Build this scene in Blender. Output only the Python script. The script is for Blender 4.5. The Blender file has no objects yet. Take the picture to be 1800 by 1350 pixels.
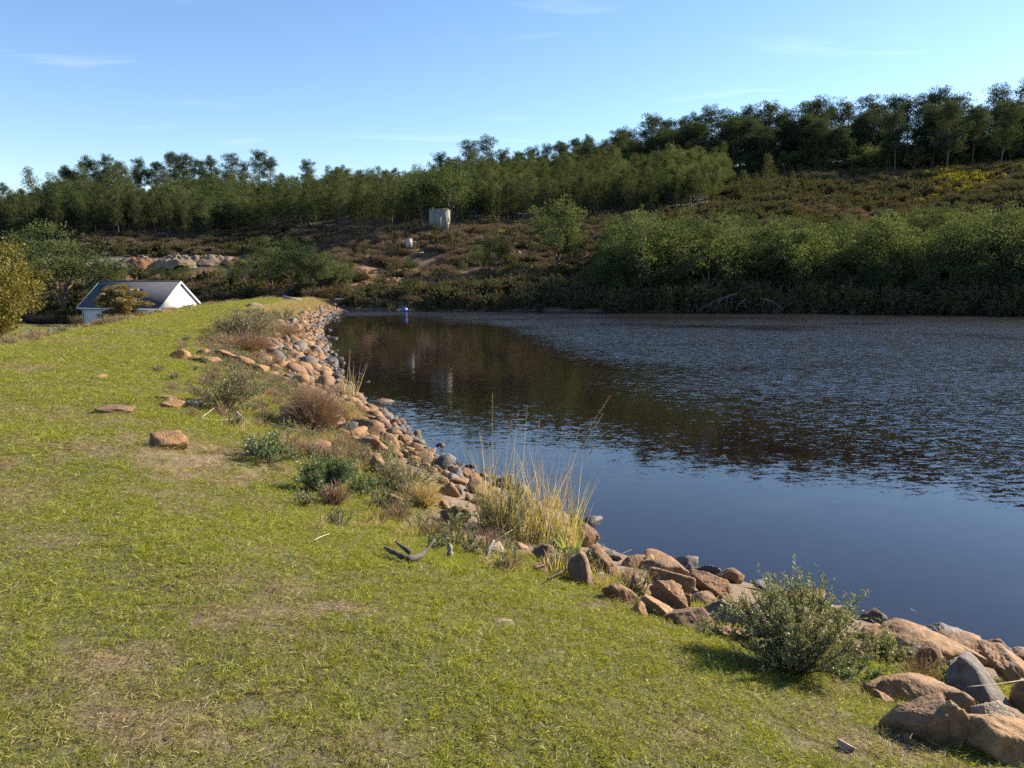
import bpy, bmesh, math
import numpy as np
from mathutils import Vector, Matrix, Euler

# ----------------------------------------------------------------------------- camera, sky, sun
scene = bpy.context.scene
R = math.radians
PITCH = R(7.386)
CAM_Z = 3.1                       # water level is z = 0, dam crest about 1.5
cam_d = bpy.data.cameras.new('camera'); cam = bpy.data.objects.new('camera', cam_d)
scene.collection.objects.link(cam)
cam_d.sensor_width = 36; cam_d.lens = 27.0; cam_d.clip_start = 0.05; cam_d.clip_end = 6000
cam.location = (0, 0, CAM_Z); cam.rotation_euler = (R(90) - PITCH, 0, 0)
scene.camera = cam

SUN_AZ, SUN_EL = R(64), R(29)
world = bpy.data.worlds.new('World'); scene.world = world; world.use_nodes = True
wn = world.node_tree.nodes; wl = world.node_tree.links; wn.clear()
sky = wn.new('ShaderNodeTexSky'); sky.sky_type = 'NISHITA'; sky.sun_disc = False
sky.sun_elevation = SUN_EL; sky.sun_rotation = SUN_AZ
sky.altitude = 200; sky.air_density = 1.0; sky.dust_density = 0.12; sky.ozone_density = 1.1
bg = wn.new('ShaderNodeBackground'); bg.inputs['Strength'].default_value = 0.084
wo = wn.new('ShaderNodeOutputWorld')
# faint high cirrus streaks, spread over the whole sky
tc = wn.new('ShaderNodeTexCoord')
sep = wn.new('ShaderNodeSeparateXYZ'); wl.new(tc.outputs['Generated'], sep.inputs[0])
zc = wn.new('ShaderNodeMath'); zc.operation = 'MAXIMUM'; zc.inputs[1].default_value = 0.06; wl.new(sep.outputs['Z'], zc.inputs[0])
dv = wn.new('ShaderNodeVectorMath'); dv.operation = 'DIVIDE'; wl.new(tc.outputs['Generated'], dv.inputs[0])
cmb = wn.new('ShaderNodeCombineXYZ'); cmb.inputs[2].default_value = 1.0
wl.new(zc.outputs[0], cmb.inputs[0]); wl.new(zc.outputs[0], cmb.inputs[1]); wl.new(cmb.outputs[0], dv.inputs[1])
mp = wn.new('ShaderNodeMapping'); mp.inputs['Rotation'].default_value = (0, 0, R(32)); mp.inputs['Scale'].default_value = (0.9, 2.2, 0.0)
mp.inputs['Location'].default_value = (1.7, 1.9, 0)
wl.new(dv.outputs[0], mp.inputs['Vector'])
cn = wn.new('ShaderNodeTexNoise'); cn.inputs['Scale'].default_value = 1.1; cn.inputs['Detail'].default_value = 6; cn.inputs['Distortion'].default_value = 0.5
wl.new(mp.outputs[0], cn.inputs['Vector'])
cr = wn.new('ShaderNodeMapRange'); cr.inputs['From Min'].default_value = 0.60; cr.inputs['From Max'].default_value = 0.85; cr.inputs['To Max'].default_value = 0.15
wl.new(cn.outputs['Fac'], cr.inputs['Value'])
hs_ = wn.new('ShaderNodeHueSaturation'); hs_.inputs['Saturation'].default_value = 1.18; hs_.inputs['Hue'].default_value = 0.507; wl.new(sky.outputs[0], hs_.inputs['Color'])
cm = wn.new('ShaderNodeMixRGB'); cm.inputs['Color2'].default_value = (9.0, 8.8, 9.2, 1)
wl.new(cr.outputs[0], cm.inputs['Fac']); wl.new(hs_.outputs[0], cm.inputs['Color1'])
wl.new(cm.outputs[0], bg.inputs['Color']); wl.new(bg.outputs[0], wo.inputs['Surface'])

SUN_DIR = Vector((math.sin(SUN_AZ) * math.cos(SUN_EL), math.cos(SUN_AZ) * math.cos(SUN_EL), math.sin(SUN_EL)))
sun_d = bpy.data.lights.new('sun', 'SUN'); sun_d.energy = 5.0; sun_d.angle = R(0.53); sun_d.color = (1.0, 0.89, 0.72)
sun = bpy.data.objects.new('sun', sun_d); scene.collection.objects.link(sun)
sun.rotation_euler = (-SUN_DIR).to_track_quat('-Z', 'Y').to_euler(); sun.location = (60, 40, 80)

scene.view_settings.view_transform = 'Standard'; scene.view_settings.look = 'None'
scene.view_settings.gamma = 1.0; scene.view_settings.use_curve_mapping = False
scene.view_settings.exposure = 1.40
scene.render.engine = 'CYCLES'
scene.cycles.max_bounces = 8; scene.cycles.diffuse_bounces = 3; scene.cycles.glossy_bounces = 3
scene.cycles.transmission_bounces = 4; scene.cycles.transparent_max_bounces = 8; scene.cycles.volume_bounces = 0
scene.cycles.use_denoising = False
scene.cycles.sample_clamp_indirect = 6.0
COL = scene.collection

# ----------------------------------------------------------------------------- helpers
rng = np.random.default_rng(7)
_tab = np.random.default_rng(11).random((256, 256))
def vnoise(x, y):
    x = np.asarray(x, float); y = np.asarray(y, float)
    xi = np.floor(x).astype(int); yi = np.floor(y).astype(int); fx = x - xi; fy = y - yi
    fx = fx * fx * (3 - 2 * fx); fy = fy * fy * (3 - 2 * fy)
    a = _tab[xi % 256, yi % 256]; b = _tab[(xi + 1) % 256, yi % 256]; c = _tab[xi % 256, (yi + 1) % 256]; d = _tab[(xi + 1) % 256, (yi + 1) % 256]
    return (a * (1 - fx) + b * fx) * (1 - fy) + (c * (1 - fx) + d * fx) * fy
def fbm(x, y, sc, oc=4, seed=0.0):
    x = np.asarray(x, float) / sc + 31.7 * seed; y = np.asarray(y, float) / sc + 17.3 * seed
    s = 0; a = 0.5; t = 0
    for _ in range(oc):
        s = s + a * vnoise(x, y); t += a; x = x * 2.03 + 5.1; y = y * 2.03 + 9.7; a *= 0.5
    return s / t
def smooth(a, b, x):
    t = np.clip((np.asarray(x, float) - a) / (b - a), 0, 1); return t * t * (3 - 2 * t)

def pix_ray(px, py):
    """direction of a photograph pixel (1800 x 1350)"""
    dx = (px - 900) / 1350.0; dy = (py - 675) / 1350.0
    c, s = math.cos(PITCH), math.sin(PITCH)
    return np.array([dx, c - dy * s, -s - dy * c])
def to_pix(X, Y, Z):
    c, s = math.cos(PITCH), math.sin(PITCH)
    Zr = Z - CAM_Z; dep = Y * c - Zr * s; up = Y * s + Zr * c
    dep = np.where(dep < 0.05, 0.05, dep)
    return 900 + 1350 * X / dep, 675 - 1350 * up / dep, dep
def zpix(x, y, D):
    r = pix_ray(x, y); return CAM_Z + D * r[2] / r[1]

def mk_mesh(name, V, F, mat=None, smooth_shade=False):
    """V (n,3); F (m,k) array or list of such arrays"""
    me = bpy.data.meshes.new(name)
    if not isinstance(F, (list, tuple)): F = [F]
    F = [np.asarray(f, np.int32) for f in F if len(f)]
    V = np.asarray(V, np.float32)
    loops = np.concatenate([f.ravel() for f in F]) if F else np.zeros(0, np.int32)
    tot = np.concatenate([np.full(len(f), f.shape[1], np.int32) for f in F]) if F else np.zeros(0, np.int32)
    start = np.concatenate([[0], np.cumsum(tot)[:-1]]).astype(np.int32) if len(tot) else np.zeros(0, np.int32)
    me.vertices.add(len(V)); me.vertices.foreach_set('co', V.ravel())
    me.loops.add(len(loops)); me.loops.foreach_set('vertex_index', loops)
    me.polygons.add(len(tot)); me.polygons.foreach_set('loop_start', start); me.polygons.foreach_set('loop_total', tot)
    if smooth_shade and len(tot): me.polygons.foreach_set('use_smooth', np.ones(len(tot), bool))
    me.update(calc_edges=True)
    if mat is not None:
        for m in (mat if isinstance(mat, (list, tuple)) else [mat]): me.materials.append(m)
    return me
def link(name, me, parent=None, loc=None, rot=None, scl=None):
    o = bpy.data.objects.new(name, me); COL.objects.link(o)
    if parent is not None: o.parent = parent
    if loc is not None: o.location = loc
    if rot is not None: o.rotation_euler = rot
    if scl is not None: o.scale = scl
    return o
def tag(o, label, cat, group=None, kind=None):
    o['label'] = label; o['category'] = cat
    if group: o['group'] = group
    if kind: o['kind'] = kind
    return o
def structure(o, kind='structure'): o['kind'] = kind; return o

class Geo:
    """collects vertices and faces"""
    def __init__(s): s.V = []; s.F4 = []; s.F3 = []; s.n = 0
    def add(s, V, F4=None, F3=None):
        V = np.asarray(V, float).reshape(-1, 3)
        if F4 is not None and len(F4): s.F4.append(np.asarray(F4) + s.n)
        if F3 is not None and len(F3): s.F3.append(np.asarray(F3) + s.n)
        s.V.append(V); s.n += len(V)
    def box(s, lo, hi, M=None):
        x0, y0, z0 = lo; x1, y1, z1 = hi
        V = np.array([[x0,y0,z0],[x1,y0,z0],[x1,y1,z0],[x0,y1,z0],[x0,y0,z1],[x1,y0,z1],[x1,y1,z1],[x0,y1,z1]], float)
        s.add(V, [[0,3,2,1],[4,5,6,7],[0,1,5,4],[1,2,6,5],[2,3,7,6],[3,0,4,7]])
    def tube(s, P, Rr, k=5, cap=True):
        P = np.asarray(P, float); Rr = np.broadcast_to(np.asarray(Rr, float), (len(P),)); m = len(P)
        T = np.gradient(P, axis=0); T /= np.linalg.norm(T, axis=1)[:, None] + 1e-9
        ref = np.array([0.31, 0.17, 0.93]) if abs(T[0][2]) < 0.9 else np.array([1.0, 0.1, 0])
        A = np.cross(T, ref); A /= np.linalg.norm(A, axis=1)[:, None] + 1e-9; B = np.cross(T, A)
        th = np.arange(k) / k * 2 * np.pi
        V = P[:, None, :] + Rr[:, None, None] * (np.cos(th)[None, :, None] * A[:, None, :] + np.sin(th)[None, :, None] * B[:, None, :])
        i = np.arange(m - 1)[:, None]; j = np.arange(k)[None, :]; j2 = (j + 1) % k
        F = np.stack([i * k + j, i * k + j2, (i + 1) * k + j2, (i + 1) * k + j], -1).reshape(-1, 4)
        V = V.reshape(-1, 3); F3 = None
        if cap:
            V = np.vstack([V, P[0], P[-1]]); n0 = m * k; jj = np.arange(k); j2 = (jj + 1) % k
            F3 = np.vstack([np.stack([np.full(k, n0), j2, jj], -1), np.stack([np.full(k, n0 + 1), (m - 1) * k + jj, (m - 1) * k + j2], -1)])
        s.add(V, F, F3)
    def leaves(s, P, D, N, L, W):
        """rhombic leaves at P along D, normal about N"""
        P = np.asarray(P); n = len(P)
        D = D / (np.linalg.norm(D, axis=1)[:, None] + 1e-9)
        S = np.cross(D, N); S /= np.linalg.norm(S, axis=1)[:, None] + 1e-9
        L = np.broadcast_to(L, (n,))[:, None]; W = np.broadcast_to(W, (n,))[:, None]
        V = np.stack([P, P + D * L * 0.5 + S * W * 0.5, P + D * L, P + D * L * 0.5 - S * W * 0.5], 1).reshape(-1, 3)
        s.add(V, np.arange(4 * n).reshape(n, 4))
    def blades(s, P, D, L, W, bend, g, seg=3):
        """tapering grass blades starting at P along D and drooping"""
        n = len(P); D = D / (np.linalg.norm(D, axis=1)[:, None] + 1e-9)
        H = D.copy(); H[:, 2] = 0; H /= np.linalg.norm(H, axis=1)[:, None] + 1e-9
        S = np.cross(D, g.normal(size=(n, 3))); S /= np.linalg.norm(S, axis=1)[:, None] + 1e-9
        L = np.broadcast_to(L, (n,)); W = np.broadcast_to(W, (n,)); bend = np.broadcast_to(bend, (n,))
        rows = []
        for k in range(seg + 1):
            t = k / seg
            C = P + D * (L * t)[:, None] + H * (L * bend * t * t * 0.7)[:, None]; C[:, 2] -= L * bend * t * t * 0.55
            w = (W * 0.5 * (1 - t ** 1.6) + W * 0.04)[:, None]
            rows += [C - S * w, C + S * w]
        V = np.stack(rows, 1); m = 2 * (seg + 1); b = (np.arange(n) * m)[:, None]
        F = np.vstack([b + np.array([[2 * k, 2 * k + 1, 2 * k + 3, 2 * k + 2]]) for k in range(seg)])
        s.add(V.reshape(-1, 3), F)
    def mesh(s, name, mat=None, smooth_shade=False):
        V = np.vstack(s.V) if s.V else np.zeros((0, 3))
        F = []
        if s.F4: F.append(np.vstack(s.F4))
        if s.F3: F.append(np.vstack(s.F3))
        return mk_mesh(name, V, F, mat, smooth_shade)

def rand_dirs(g, n):
    v = g.normal(size=(n, 3)); return v / np.linalg.norm(v, axis=1)[:, None]

# ----------------------------------------------------------------------------- materials
def new_mat(name):
    m = bpy.data.materials.new(name); m.use_nodes = True; nt = m.node_tree; nt.nodes.clear()
    out = nt.nodes.new('ShaderNodeOutputMaterial'); return m, nt, out
def nd(nt, t, **kw):
    n = nt.nodes.new(t)
    for k, v in kw.items(): setattr(n, k, v)
    return n
def mixc(nt, fac, a, b, mode='MIX'):
    n = nt.nodes.new('ShaderNodeMixRGB'); n.blend_type = mode
    for i, v in enumerate((fac, a, b)):
        if isinstance(v, bpy.types.NodeSocket): nt.links.new(v, n.inputs[i])
        elif isinstance(v, (int, float)): n.inputs[i].default_value = v
        else: n.inputs[i].default_value = (*v, 1)
    return n.outputs[0]
def noise(nt, scale, detail=4, rough=0.55, coord=None, dist=0.0):
    n = nt.nodes.new('ShaderNodeTexNoise'); n.inputs['Scale'].default_value = scale; n.inputs['Detail'].default_value = detail
    n.inputs['Roughness'].default_value = rough; n.inputs['Distortion'].default_value = dist
    if coord is not None: nt.links.new(coord, n.inputs['Vector'])
    return n.outputs['Fac']
def mrange(nt, v, a, b, c=0.0, d=1.0):
    n = nt.nodes.new('ShaderNodeMapRange'); nt.links.new(v, n.inputs['Value'])
    n.inputs['From Min'].default_value = a; n.inputs['From Max'].default_value = b; n.inputs['To Min'].default_value = c; n.inputs['To Max'].default_value = d
    return n.outputs[0]
def attr(nt, name, typ='GEOMETRY'):
    n = nt.nodes.new('ShaderNodeAttribute'); n.attribute_name = name; n.attribute_type = typ; return n
def bump(nt, h, strength, dist, normal=None):
    n = nt.nodes.new('ShaderNodeBump'); n.inputs['Strength'].default_value = strength; n.inputs['Distance'].default_value = dist
    nt.links.new(h, n.inputs['Height'])
    if normal is not None: nt.links.new(normal, n.inputs['Normal'])
    return n.outputs[0]
def pos(nt): return nt.nodes.new('ShaderNodeNewGeometry').outputs['Position']
def objco(nt): return nt.nodes.new('ShaderNodeTexCoord').outputs['Object']
def orand(nt): return nt.nodes.new('ShaderNodeObjectInfo').outputs['Random']

def leaf_mat(name, c1, c2, c3=None, trans=0.35, gloss=0.04, dry_attr=None, dry_col=(0.33, 0.25, 0.13), patch=0.0, patch_col=None):
    """foliage: colour varies leaf by leaf and plant by plant"""
    m, nt, out = new_mat(name)
    isl = nt.nodes.new('ShaderNodeNewGeometry').outputs['Random Per Island']
    col = mixc(nt, isl, c1, c2)
    if c3 is not None: col = mixc(nt, mrange(nt, orand(nt), 0.0, 1.0, 0.0, 0.8), col, c3)
    if dry_attr:
        a = attr(nt, dry_attr, 'INSTANCER').outputs['Fac']
        n = nt.nodes.new('ShaderNodeMath'); n.operation = 'ADD'; nt.links.new(a, n.inputs[0])
        k = mrange(nt, nt.nodes.new('ShaderNodeNewGeometry').outputs['Random Per Island'], 0, 1, -0.38, 0.30); nt.links.new(k, n.inputs[1])
        col = mixc(nt, mrange(nt, n.outputs[0], 0.3, 0.7), col, dry_col)
    if patch:
        col = mixc(nt, mrange(nt, noise(nt, patch, 3, coord=pos(nt)), 0.42, 0.62), col, patch_col)
    dif = nd(nt, 'ShaderNodeBsdfDiffuse'); tr = nd(nt, 'ShaderNodeBsdfTranslucent')
    nt.links.new(col, dif.inputs[0])
    tcol = mixc(nt, 1.0, col, (1.25, 1.15, 0.6), 'MULTIPLY'); nt.links.new(tcol, tr.inputs[0])
    mx = nd(nt, 'ShaderNodeMixShader'); mx.inputs[0].default_value = trans
    nt.links.new(dif.outputs[0], mx.inputs[1]); nt.links.new(tr.outputs[0], mx.inputs[2])
    last = mx.outputs[0]
    if gloss:
        gl = nd(nt, 'ShaderNodeBsdfGlossy'); gl.inputs['Roughness'].default_value = 0.45; gl.inputs['Color'].default_value = (0.8, 0.8, 0.8, 1)
        m2 = nd(nt, 'ShaderNodeMixShader'); m2.inputs[0].default_value = gloss
        nt.links.new(last, m2.inputs[1]); nt.links.new(gl.outputs[0], m2.inputs[2]); last = m2.outputs[0]
    nt.links.new(last, out.inputs[0]); return m
def plain_mat(name, col, col2=None, scale=3.0, rough=0.8, bmp=0.0, bscale=20.0, bdist=0.02, rnd=None, metal=0.0):
    m, nt, out = new_mat(name); p = nd(nt, 'ShaderNodeBsdfPrincipled')
    c = objco(nt)
    colr = mixc(nt, mrange(nt, noise(nt, scale, 5, 0.65, c), 0.35, 0.65), col, col2 or col)
    if rnd is not None: colr = mixc(nt, mrange(nt, orand(nt), 0, 1, 0, 0.8), colr, rnd)
    nt.links.new(colr, p.inputs['Base Color']); p.inputs['Roughness'].default_value = rough; p.inputs['Metallic'].default_value = metal
    if bmp: nt.links.new(bump(nt, noise(nt, bscale, 6, 0.65, c), bmp, bdist), p.inputs['Normal'])
    nt.links.new(p.outputs[0], out.inputs[0]); return m

def rock_mat(name, c1, c2, c3, lich, rough=0.85, wet=0.0):
    m, nt, out = new_mat(name); p = nd(nt, 'ShaderNodeBsdfPrincipled'); P = pos(nt)
    n1 = noise(nt, 5.0, 6, 0.6, P); n2 = noise(nt, 13.0, 6, 0.62, P, 0.8); n3 = noise(nt, 9.0, 4, 0.6, P, 1.0)
    col = mixc(nt, mrange(nt, n1, 0.3, 0.7), c1, c2)
    col = mixc(nt, mrange(nt, orand(nt), 0.0, 1.0, 0.0, 0.85), col, c3)
    col = mixc(nt, mrange(nt, n3, 0.60, 0.72, 0.0, 0.55), col, lich)
    col = mixc(nt, mrange(nt, n2, 0.34, 0.56, 0.6, 0.0), col, (0.055, 0.036, 0.027))
    # wet, algae-dark foot along the waterline
    sz = nt.nodes.new('ShaderNodeSeparateXYZ'); nt.links.new(P, sz.inputs[0])
    ad = nt.nodes.new('ShaderNodeMath'); ad.operation = 'MULTIPLY_ADD'; ad.inputs[1].default_value = 0.25
    nt.links.new(n1, ad.inputs[0]); nt.links.new(sz.outputs['Z'], ad.inputs[2])
    wetf = mrange(nt, ad.outputs[0], 0.16, 0.25, 1.0, 0.0)
    wc = mixc(nt, 1.0, col, (0.42, 0.42, 0.44), 'MULTIPLY')
    col = mixc(nt, wetf, col, wc)
    nt.links.new(col, p.inputs['Base Color'])
    nt.links.new(mrange(nt, wetf, 0, 1, rough, 0.6), p.inputs['Roughness'])
    h = mixc(nt, 0.25, n2, noise(nt, 60.0, 4, 0.6, P))
    nt.links.new(bump(nt, h, 0.85, 0.035), p.inputs['Normal'])
    nt.links.new(p.outputs[0], out.inputs[0]); return m

M_ROCK = rock_mat('rock_brown', (0.205, 0.100, 0.040), (0.285, 0.155, 0.068), (0.155, 0.088, 0.048), (0.34, 0.24, 0.15))
M_ROCKT = rock_mat('rock_tan', (0.26, 0.135, 0.050), (0.33, 0.19, 0.080), (0.22, 0.120, 0.050), (0.40, 0.30, 0.19))
M_ROCKG = rock_mat('rock_grey', (0.12, 0.100, 0.084), (0.185, 0.158, 0.132), (0.15, 0.12, 0.098), (0.26, 0.235, 0.20))
M_ROCKD = rock_mat('rock_dark', (0.045, 0.042, 0.040), (0.085, 0.076, 0.068), (0.06, 0.054, 0.048), (0.12, 0.115, 0.105), 0.7)
M_ROCKP = rock_mat('rock_pale', (0.30, 0.222, 0.15), (0.37, 0.285, 0.20), (0.33, 0.25, 0.175), (0.43, 0.38, 0.31))
ROCKM = {'b': M_ROCK, 't': M_ROCKT, 'g': M_ROCKG, 'd': M_ROCKD, 'p': M_ROCKP}
M_BARK = plain_mat('bark', (0.085, 0.06, 0.045), (0.15, 0.115, 0.09), 6, 0.9, 0.6, 30, 0.02)
M_BARKP = plain_mat('bark_pale', (0.13, 0.105, 0.085), (0.075, 0.06, 0.048), 5, 0.9, 0.5, 30, 0.02)
M_DEAD = plain_mat('dead_wood', (0.30, 0.27, 0.24), (0.19, 0.165, 0.14), 9, 0.85, 0.6, 60, 0.006)
M_DEADG = plain_mat('shade_toned_grey_wood', (0.085, 0.085, 0.085), (0.055, 0.053, 0.05), 9, 0.9)  # grey dead wood, its colour darkened for the shade on the far branches
M_DRIFT = plain_mat('driftwood_dark', (0.045, 0.036, 0.030), (0.11, 0.09, 0.075), 14, 0.9, 0.8, 60, 0.01)
M_STRAW = plain_mat('straw', (0.40, 0.33, 0.22), (0.30, 0.235, 0.15), 12, 0.75)
M_PINE = leaf_mat('pine_needles', (0.027, 0.045, 0.027), (0.070, 0.092, 0.045), (0.055, 0.072, 0.048), 0.30, 0.0)
M_WATTLE = leaf_mat('wattle_leaves', (0.054, 0.082, 0.034), (0.140, 0.168, 0.074), (0.104, 0.120, 0.062), 0.40, 0.0, patch=0.16, patch_col=(0.050, 0.076, 0.038))
M_GUM = leaf_mat('sapling_leaves', (0.030, 0.046, 0.021), (0.080, 0.098, 0.041), (0.088, 0.090, 0.044), 0.33, 0.0, patch=0.09, patch_col=(0.082, 0.102, 0.044))
M_OAK = leaf_mat('oak_leaves', (0.10, 0.098, 0.022), (0.215, 0.175, 0.042), None, 0.35, 0.02)
M_BUSHB = leaf_mat('bronze_leaves', (0.15, 0.125, 0.035), (0.22, 0.165, 0.06), None, 0.35, 0.05)
M_SHRUB = leaf_mat('shrub_leaves', (0.11, 0.13, 0.058), (0.26, 0.275, 0.135), None, 0.36, 0.04)
M_SHRUBG = leaf_mat('green_shrub_leaves', (0.055, 0.105, 0.035), (0.12, 0.18, 0.06), None, 0.30, 0.05)
M_OLIVE = leaf_mat('olive_shrub_leaves', (0.095, 0.100, 0.040), (0.19, 0.18, 0.085), (0.20, 0.17, 0.09), 0.30, 0.04)
M_TWIG = leaf_mat('dry_twigs', (0.19, 0.115, 0.075), (0.31, 0.20, 0.135), (0.24, 0.16, 0.11), 0.15, 0.02)
M_BRUSH = leaf_mat('dead_brush', (0.125, 0.088, 0.066), (0.27, 0.200, 0.152), (0.16, 0.122, 0.088), 0.18, 0.0)
M_SCRUB = leaf_mat('hill_scrub', (0.060, 0.068, 0.030), (0.125, 0.125, 0.056), (0.105, 0.090, 0.055), 0.26, 0.0)
M_RUSSET = leaf_mat('russet_leaves', (0.11, 0.062, 0.025), (0.17, 0.105, 0.045), None, 0.3, 0.0)
M_GORSE = leaf_mat('gorse_flowers', (0.12, 0.14, 0.03), (0.42, 0.36, 0.03), None, 0.3, 0.0)
M_DRYG = leaf_mat('dry_grass', (0.30, 0.22, 0.11), (0.48, 0.37, 0.20), (0.36, 0.31, 0.14), 0.35, 0.02)
M_REED = leaf_mat('reed_blades', (0.27, 0.20, 0.10), (0.52, 0.43, 0.27), None, 0.40, 0.03)
M_REEDG = leaf_mat('reed_green', (0.17, 0.20, 0.035), (0.33, 0.33, 0.07), None, 0.45, 0.04)
M_FRESH = leaf_mat('fresh_leaf', (0.17, 0.27, 0.025), (0.24, 0.34, 0.04), None, 0.45, 0.05)
M_GRASS = leaf_mat('lawn_blades', (0.075, 0.108, 0.009), (0.41, 0.415, 0.062), (0.26, 0.28, 0.030), 0.42, 0.025, 'dry', (0.38, 0.30, 0.13))
M_THATCH = leaf_mat('lawn_thatch', (0.10, 0.068, 0.036), (0.37, 0.285, 0.15), None, 0.25, 0.02)

# ----------------------------------------------------------------------------- terrain
def cr_spline(P, n=12):
    P = np.asarray(P, float); Q = np.vstack([2 * P[0] - P[1], P, 2 * P[-1] - P[-2]]); o = []
    for i in range(1, len(Q) - 2):
        for t in np.arange(n) / n:
            a, b, c, d = Q[i - 1], Q[i], Q[i + 1], Q[i + 2]
            o.append(0.5 * (2 * b + (c - a) * t + (2 * a - 5 * b + 4 * c - d) * t * t + (3 * b - a - 3 * c + d) * t ** 3))
    o.append(P[-1]); return np.array(o)
wl_px = [(1800, 1150), (1560, 1095), (1400, 1045), (1240, 1000), (1110, 975), (1030, 935), (1000, 900), (845, 838), (770, 800), (700, 742), (640, 712), (602, 672), (578, 620), (566, 590), (566, 570), (590, 551), (602, 546)]
wl_pts = []
for (x, y) in wl_px:
    r = pix_ray(x, y); t = -CAM_Z / r[2]; wl_pts.append((r[0] * t, r[1] * t))
wl_pts = np.array(wl_pts)
near_dir = np.array([0.74, -0.67])
ext0 = [wl_pts[0] + near_dir * k for k in (90, 40, 15, 5)]
WL = cr_spline(np.vstack([ext0, wl_pts, [wl_pts[-1] + np.array([-3.0, 22.0])]]), 5)
def bank_s(X, Y):
    """signed distance to the waterline along the dam: positive on the dam side"""
    X = np.asarray(X, float); Y = np.asarray(Y, float); sh = X.shape; X = X.ravel(); Y = Y.ravel()
    best = np.full(X.shape, 1e18); sg = np.ones(X.shape)
    for a, b in zip(WL[:-1], WL[1:]):
        d = b - a; L2 = d @ d; t = np.clip(((X - a[0]) * d[0] + (Y - a[1]) * d[1]) / L2, 0, 1)
        ex = X - a[0] - t * d[0]; ey = Y - a[1] - t * d[1]; q = ex * ex + ey * ey
        m = q < best; best[m] = q[m]; sg[m] = np.where(d[0] * ey - d[1] * ex > 0, 1, -1)[m]
    return (np.sqrt(best) * sg).reshape(sh)
PS = np.array([-40, -8, -3, -1, 0, 1.0, 2.5, 4.0, 5.2, 6.5, 8.6, 9.6, 16, 22, 400.0])
PZ = np.array([-4, -3, -1.25, -0.45, -0.02, 0.28, 0.76, 1.22, 1.43, 1.5, 1.5, 1.32, -1.85, -2.0, -2.0])

COLS = {
 -500: [(60, None, -2), (105, None, -2), (125, 505, 0), (150, 465, 0), (168, 432, 0), (245, 390, 0), (262, 386, 0)],
 0:    [(60, None, -2), (105, None, -2), (122, 508, 0), (150, 470, 0), (168, 428, 0), (245, 380, 0), (262, 376, 0)],
 200:  [(60, None, -2), (101, None, -2), (112, 510, 0), (134, 493, 0), (139, 460, 0), (165, 424, 0), (245, 348, 0), (262, 343, 0)],
 420:  [(60, None, -2), (97, None, -1.5), (110, 514, 0), (137, 487, 0), (142, 460, 0), (165, 420, 0), (245, 345, 0), (262, 340, 0)],
 560:  [(60, None, -2), (90, None, -1), (96, None, 0.6), (102, 521, 0), (115, 502, 0), (140, 450, 0), (162, 408, 0), (240, 348, 0), (258, 342, 0)],
 640:  [(60, None, -3), (88, None, -2), (94.5, None, 0), (98, 526, 0), (110, 507, 0), (140, 432, 0), (155, 404, 0), (235, 350, 0), (250, 345, 0)],
 700:  [(60, None, -3), (86, None, -2), (93, None, 0), (97, 522, 0), (105, 507, 0), (122, 482, 0), (140, 412, 0), (150, 404, 0), (230, 350, 0), (245, 344, 0)],
 850:  [(60, None, -3), (84, None, -2), (91, None, 0), (95, 522, 0), (108, 497, 0), (125, 466, 0), (140, 414, 0), (152, 398, 0), (240, 335, 0), (258, 326, 0)],
 1000: [(60, None, -3), (83, None, -2), (90, None, 0), (94, 525, 0), (108, 498, 0), (125, 456, 0), (142, 407, 0), (152, 394, 0), (245, 322, 0), (262, 314, 0)],
 1200: [(60, None, -3), (81, None, -2), (88, None, 0), (92, 530, 0), (105, 492, 0), (120, 432, 0), (135, 395, 0), (150, 380, 0), (250, 300, 0), (266, 290, 0)],
 1400: [(60, None, -3), (80, None, -2), (86.5, None, 0), (91, 530, 0), (105, 482, 0), (118, 417, 0), (135, 387, 0), (170, 350, 0), (235, 297, 0), (252, 287, 0)],
 1600: [(60, None, -3), (77, None, -2), (84, None, 0), (89, 530, 0), (102, 482, 0), (115, 417, 0), (135, 380, 0), (170, 340, 0), (225, 292, 0), (245, 278, 0)],
 1800: [(60, None, -3), (73, None, -2), (80, None, 0), (85, 530, 0), (100, 477, 0), (112, 414, 0), (135, 365, 0), (170, 320, 0), (225, 275, 0), (245, 262, 0)],
 2300: [(50, None, -3), (65, None, -2), (72, None, 0), (78, 530, 0), (95, 472, 0), (110, 402, 0), (135, 345, 0), (170, 298, 0), (230, 245, 0), (250, 235, 0)],
}
CX = np.array(sorted(COLS)); DG = np.linspace(40, 600, 1121)
CZ = []
for x in CX:
    pts = COLS[int(x)]; dd = [p[0] for p in pts]; zz = [p[2] if p[1] is None else zpix(x, p[1], p[0]) for p in pts]
    dd += [dd[-1] + 45, 600]; zz += [zz[-1] - 9, zz[-1] - 14]
    z = np.interp(DG, dd, zz); k = np.ones(9) / 9; zs = np.convolve(np.pad(z, 4, 'edge'), k, 'valid'); CZ.append(zs)
CZ = np.array(CZ)
def hill_col(X, Y):
    Rr = np.hypot(X, Y); az = np.arctan2(X, Y); azc = np.clip(az, R(-46), R(46))
    return 900 + 1361.3 * np.tan(azc), Rr * np.cos(azc)
def hill_z(X, Y):
    x, D = hill_col(X, Y); x = np.clip(x, CX[0], CX[-1]); D = np.clip(D, DG[0], DG[-1])
    i = np.clip(np.searchsorted(CX, x) - 1, 0, len(CX) - 2); t = (x - CX[i]) / (CX[i + 1] - CX[i])
    j = (D - DG[0]) / (DG[1] - DG[0]); j0 = np.clip(j.astype(int), 0, len(DG) - 2); u = j - j0
    a = CZ[i, j0] * (1 - u) + CZ[i, j0 + 1] * u; b = CZ[i + 1, j0] * (1 - u) + CZ[i + 1, j0 + 1] * u
    return a * (1 - t) + b * t
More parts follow.
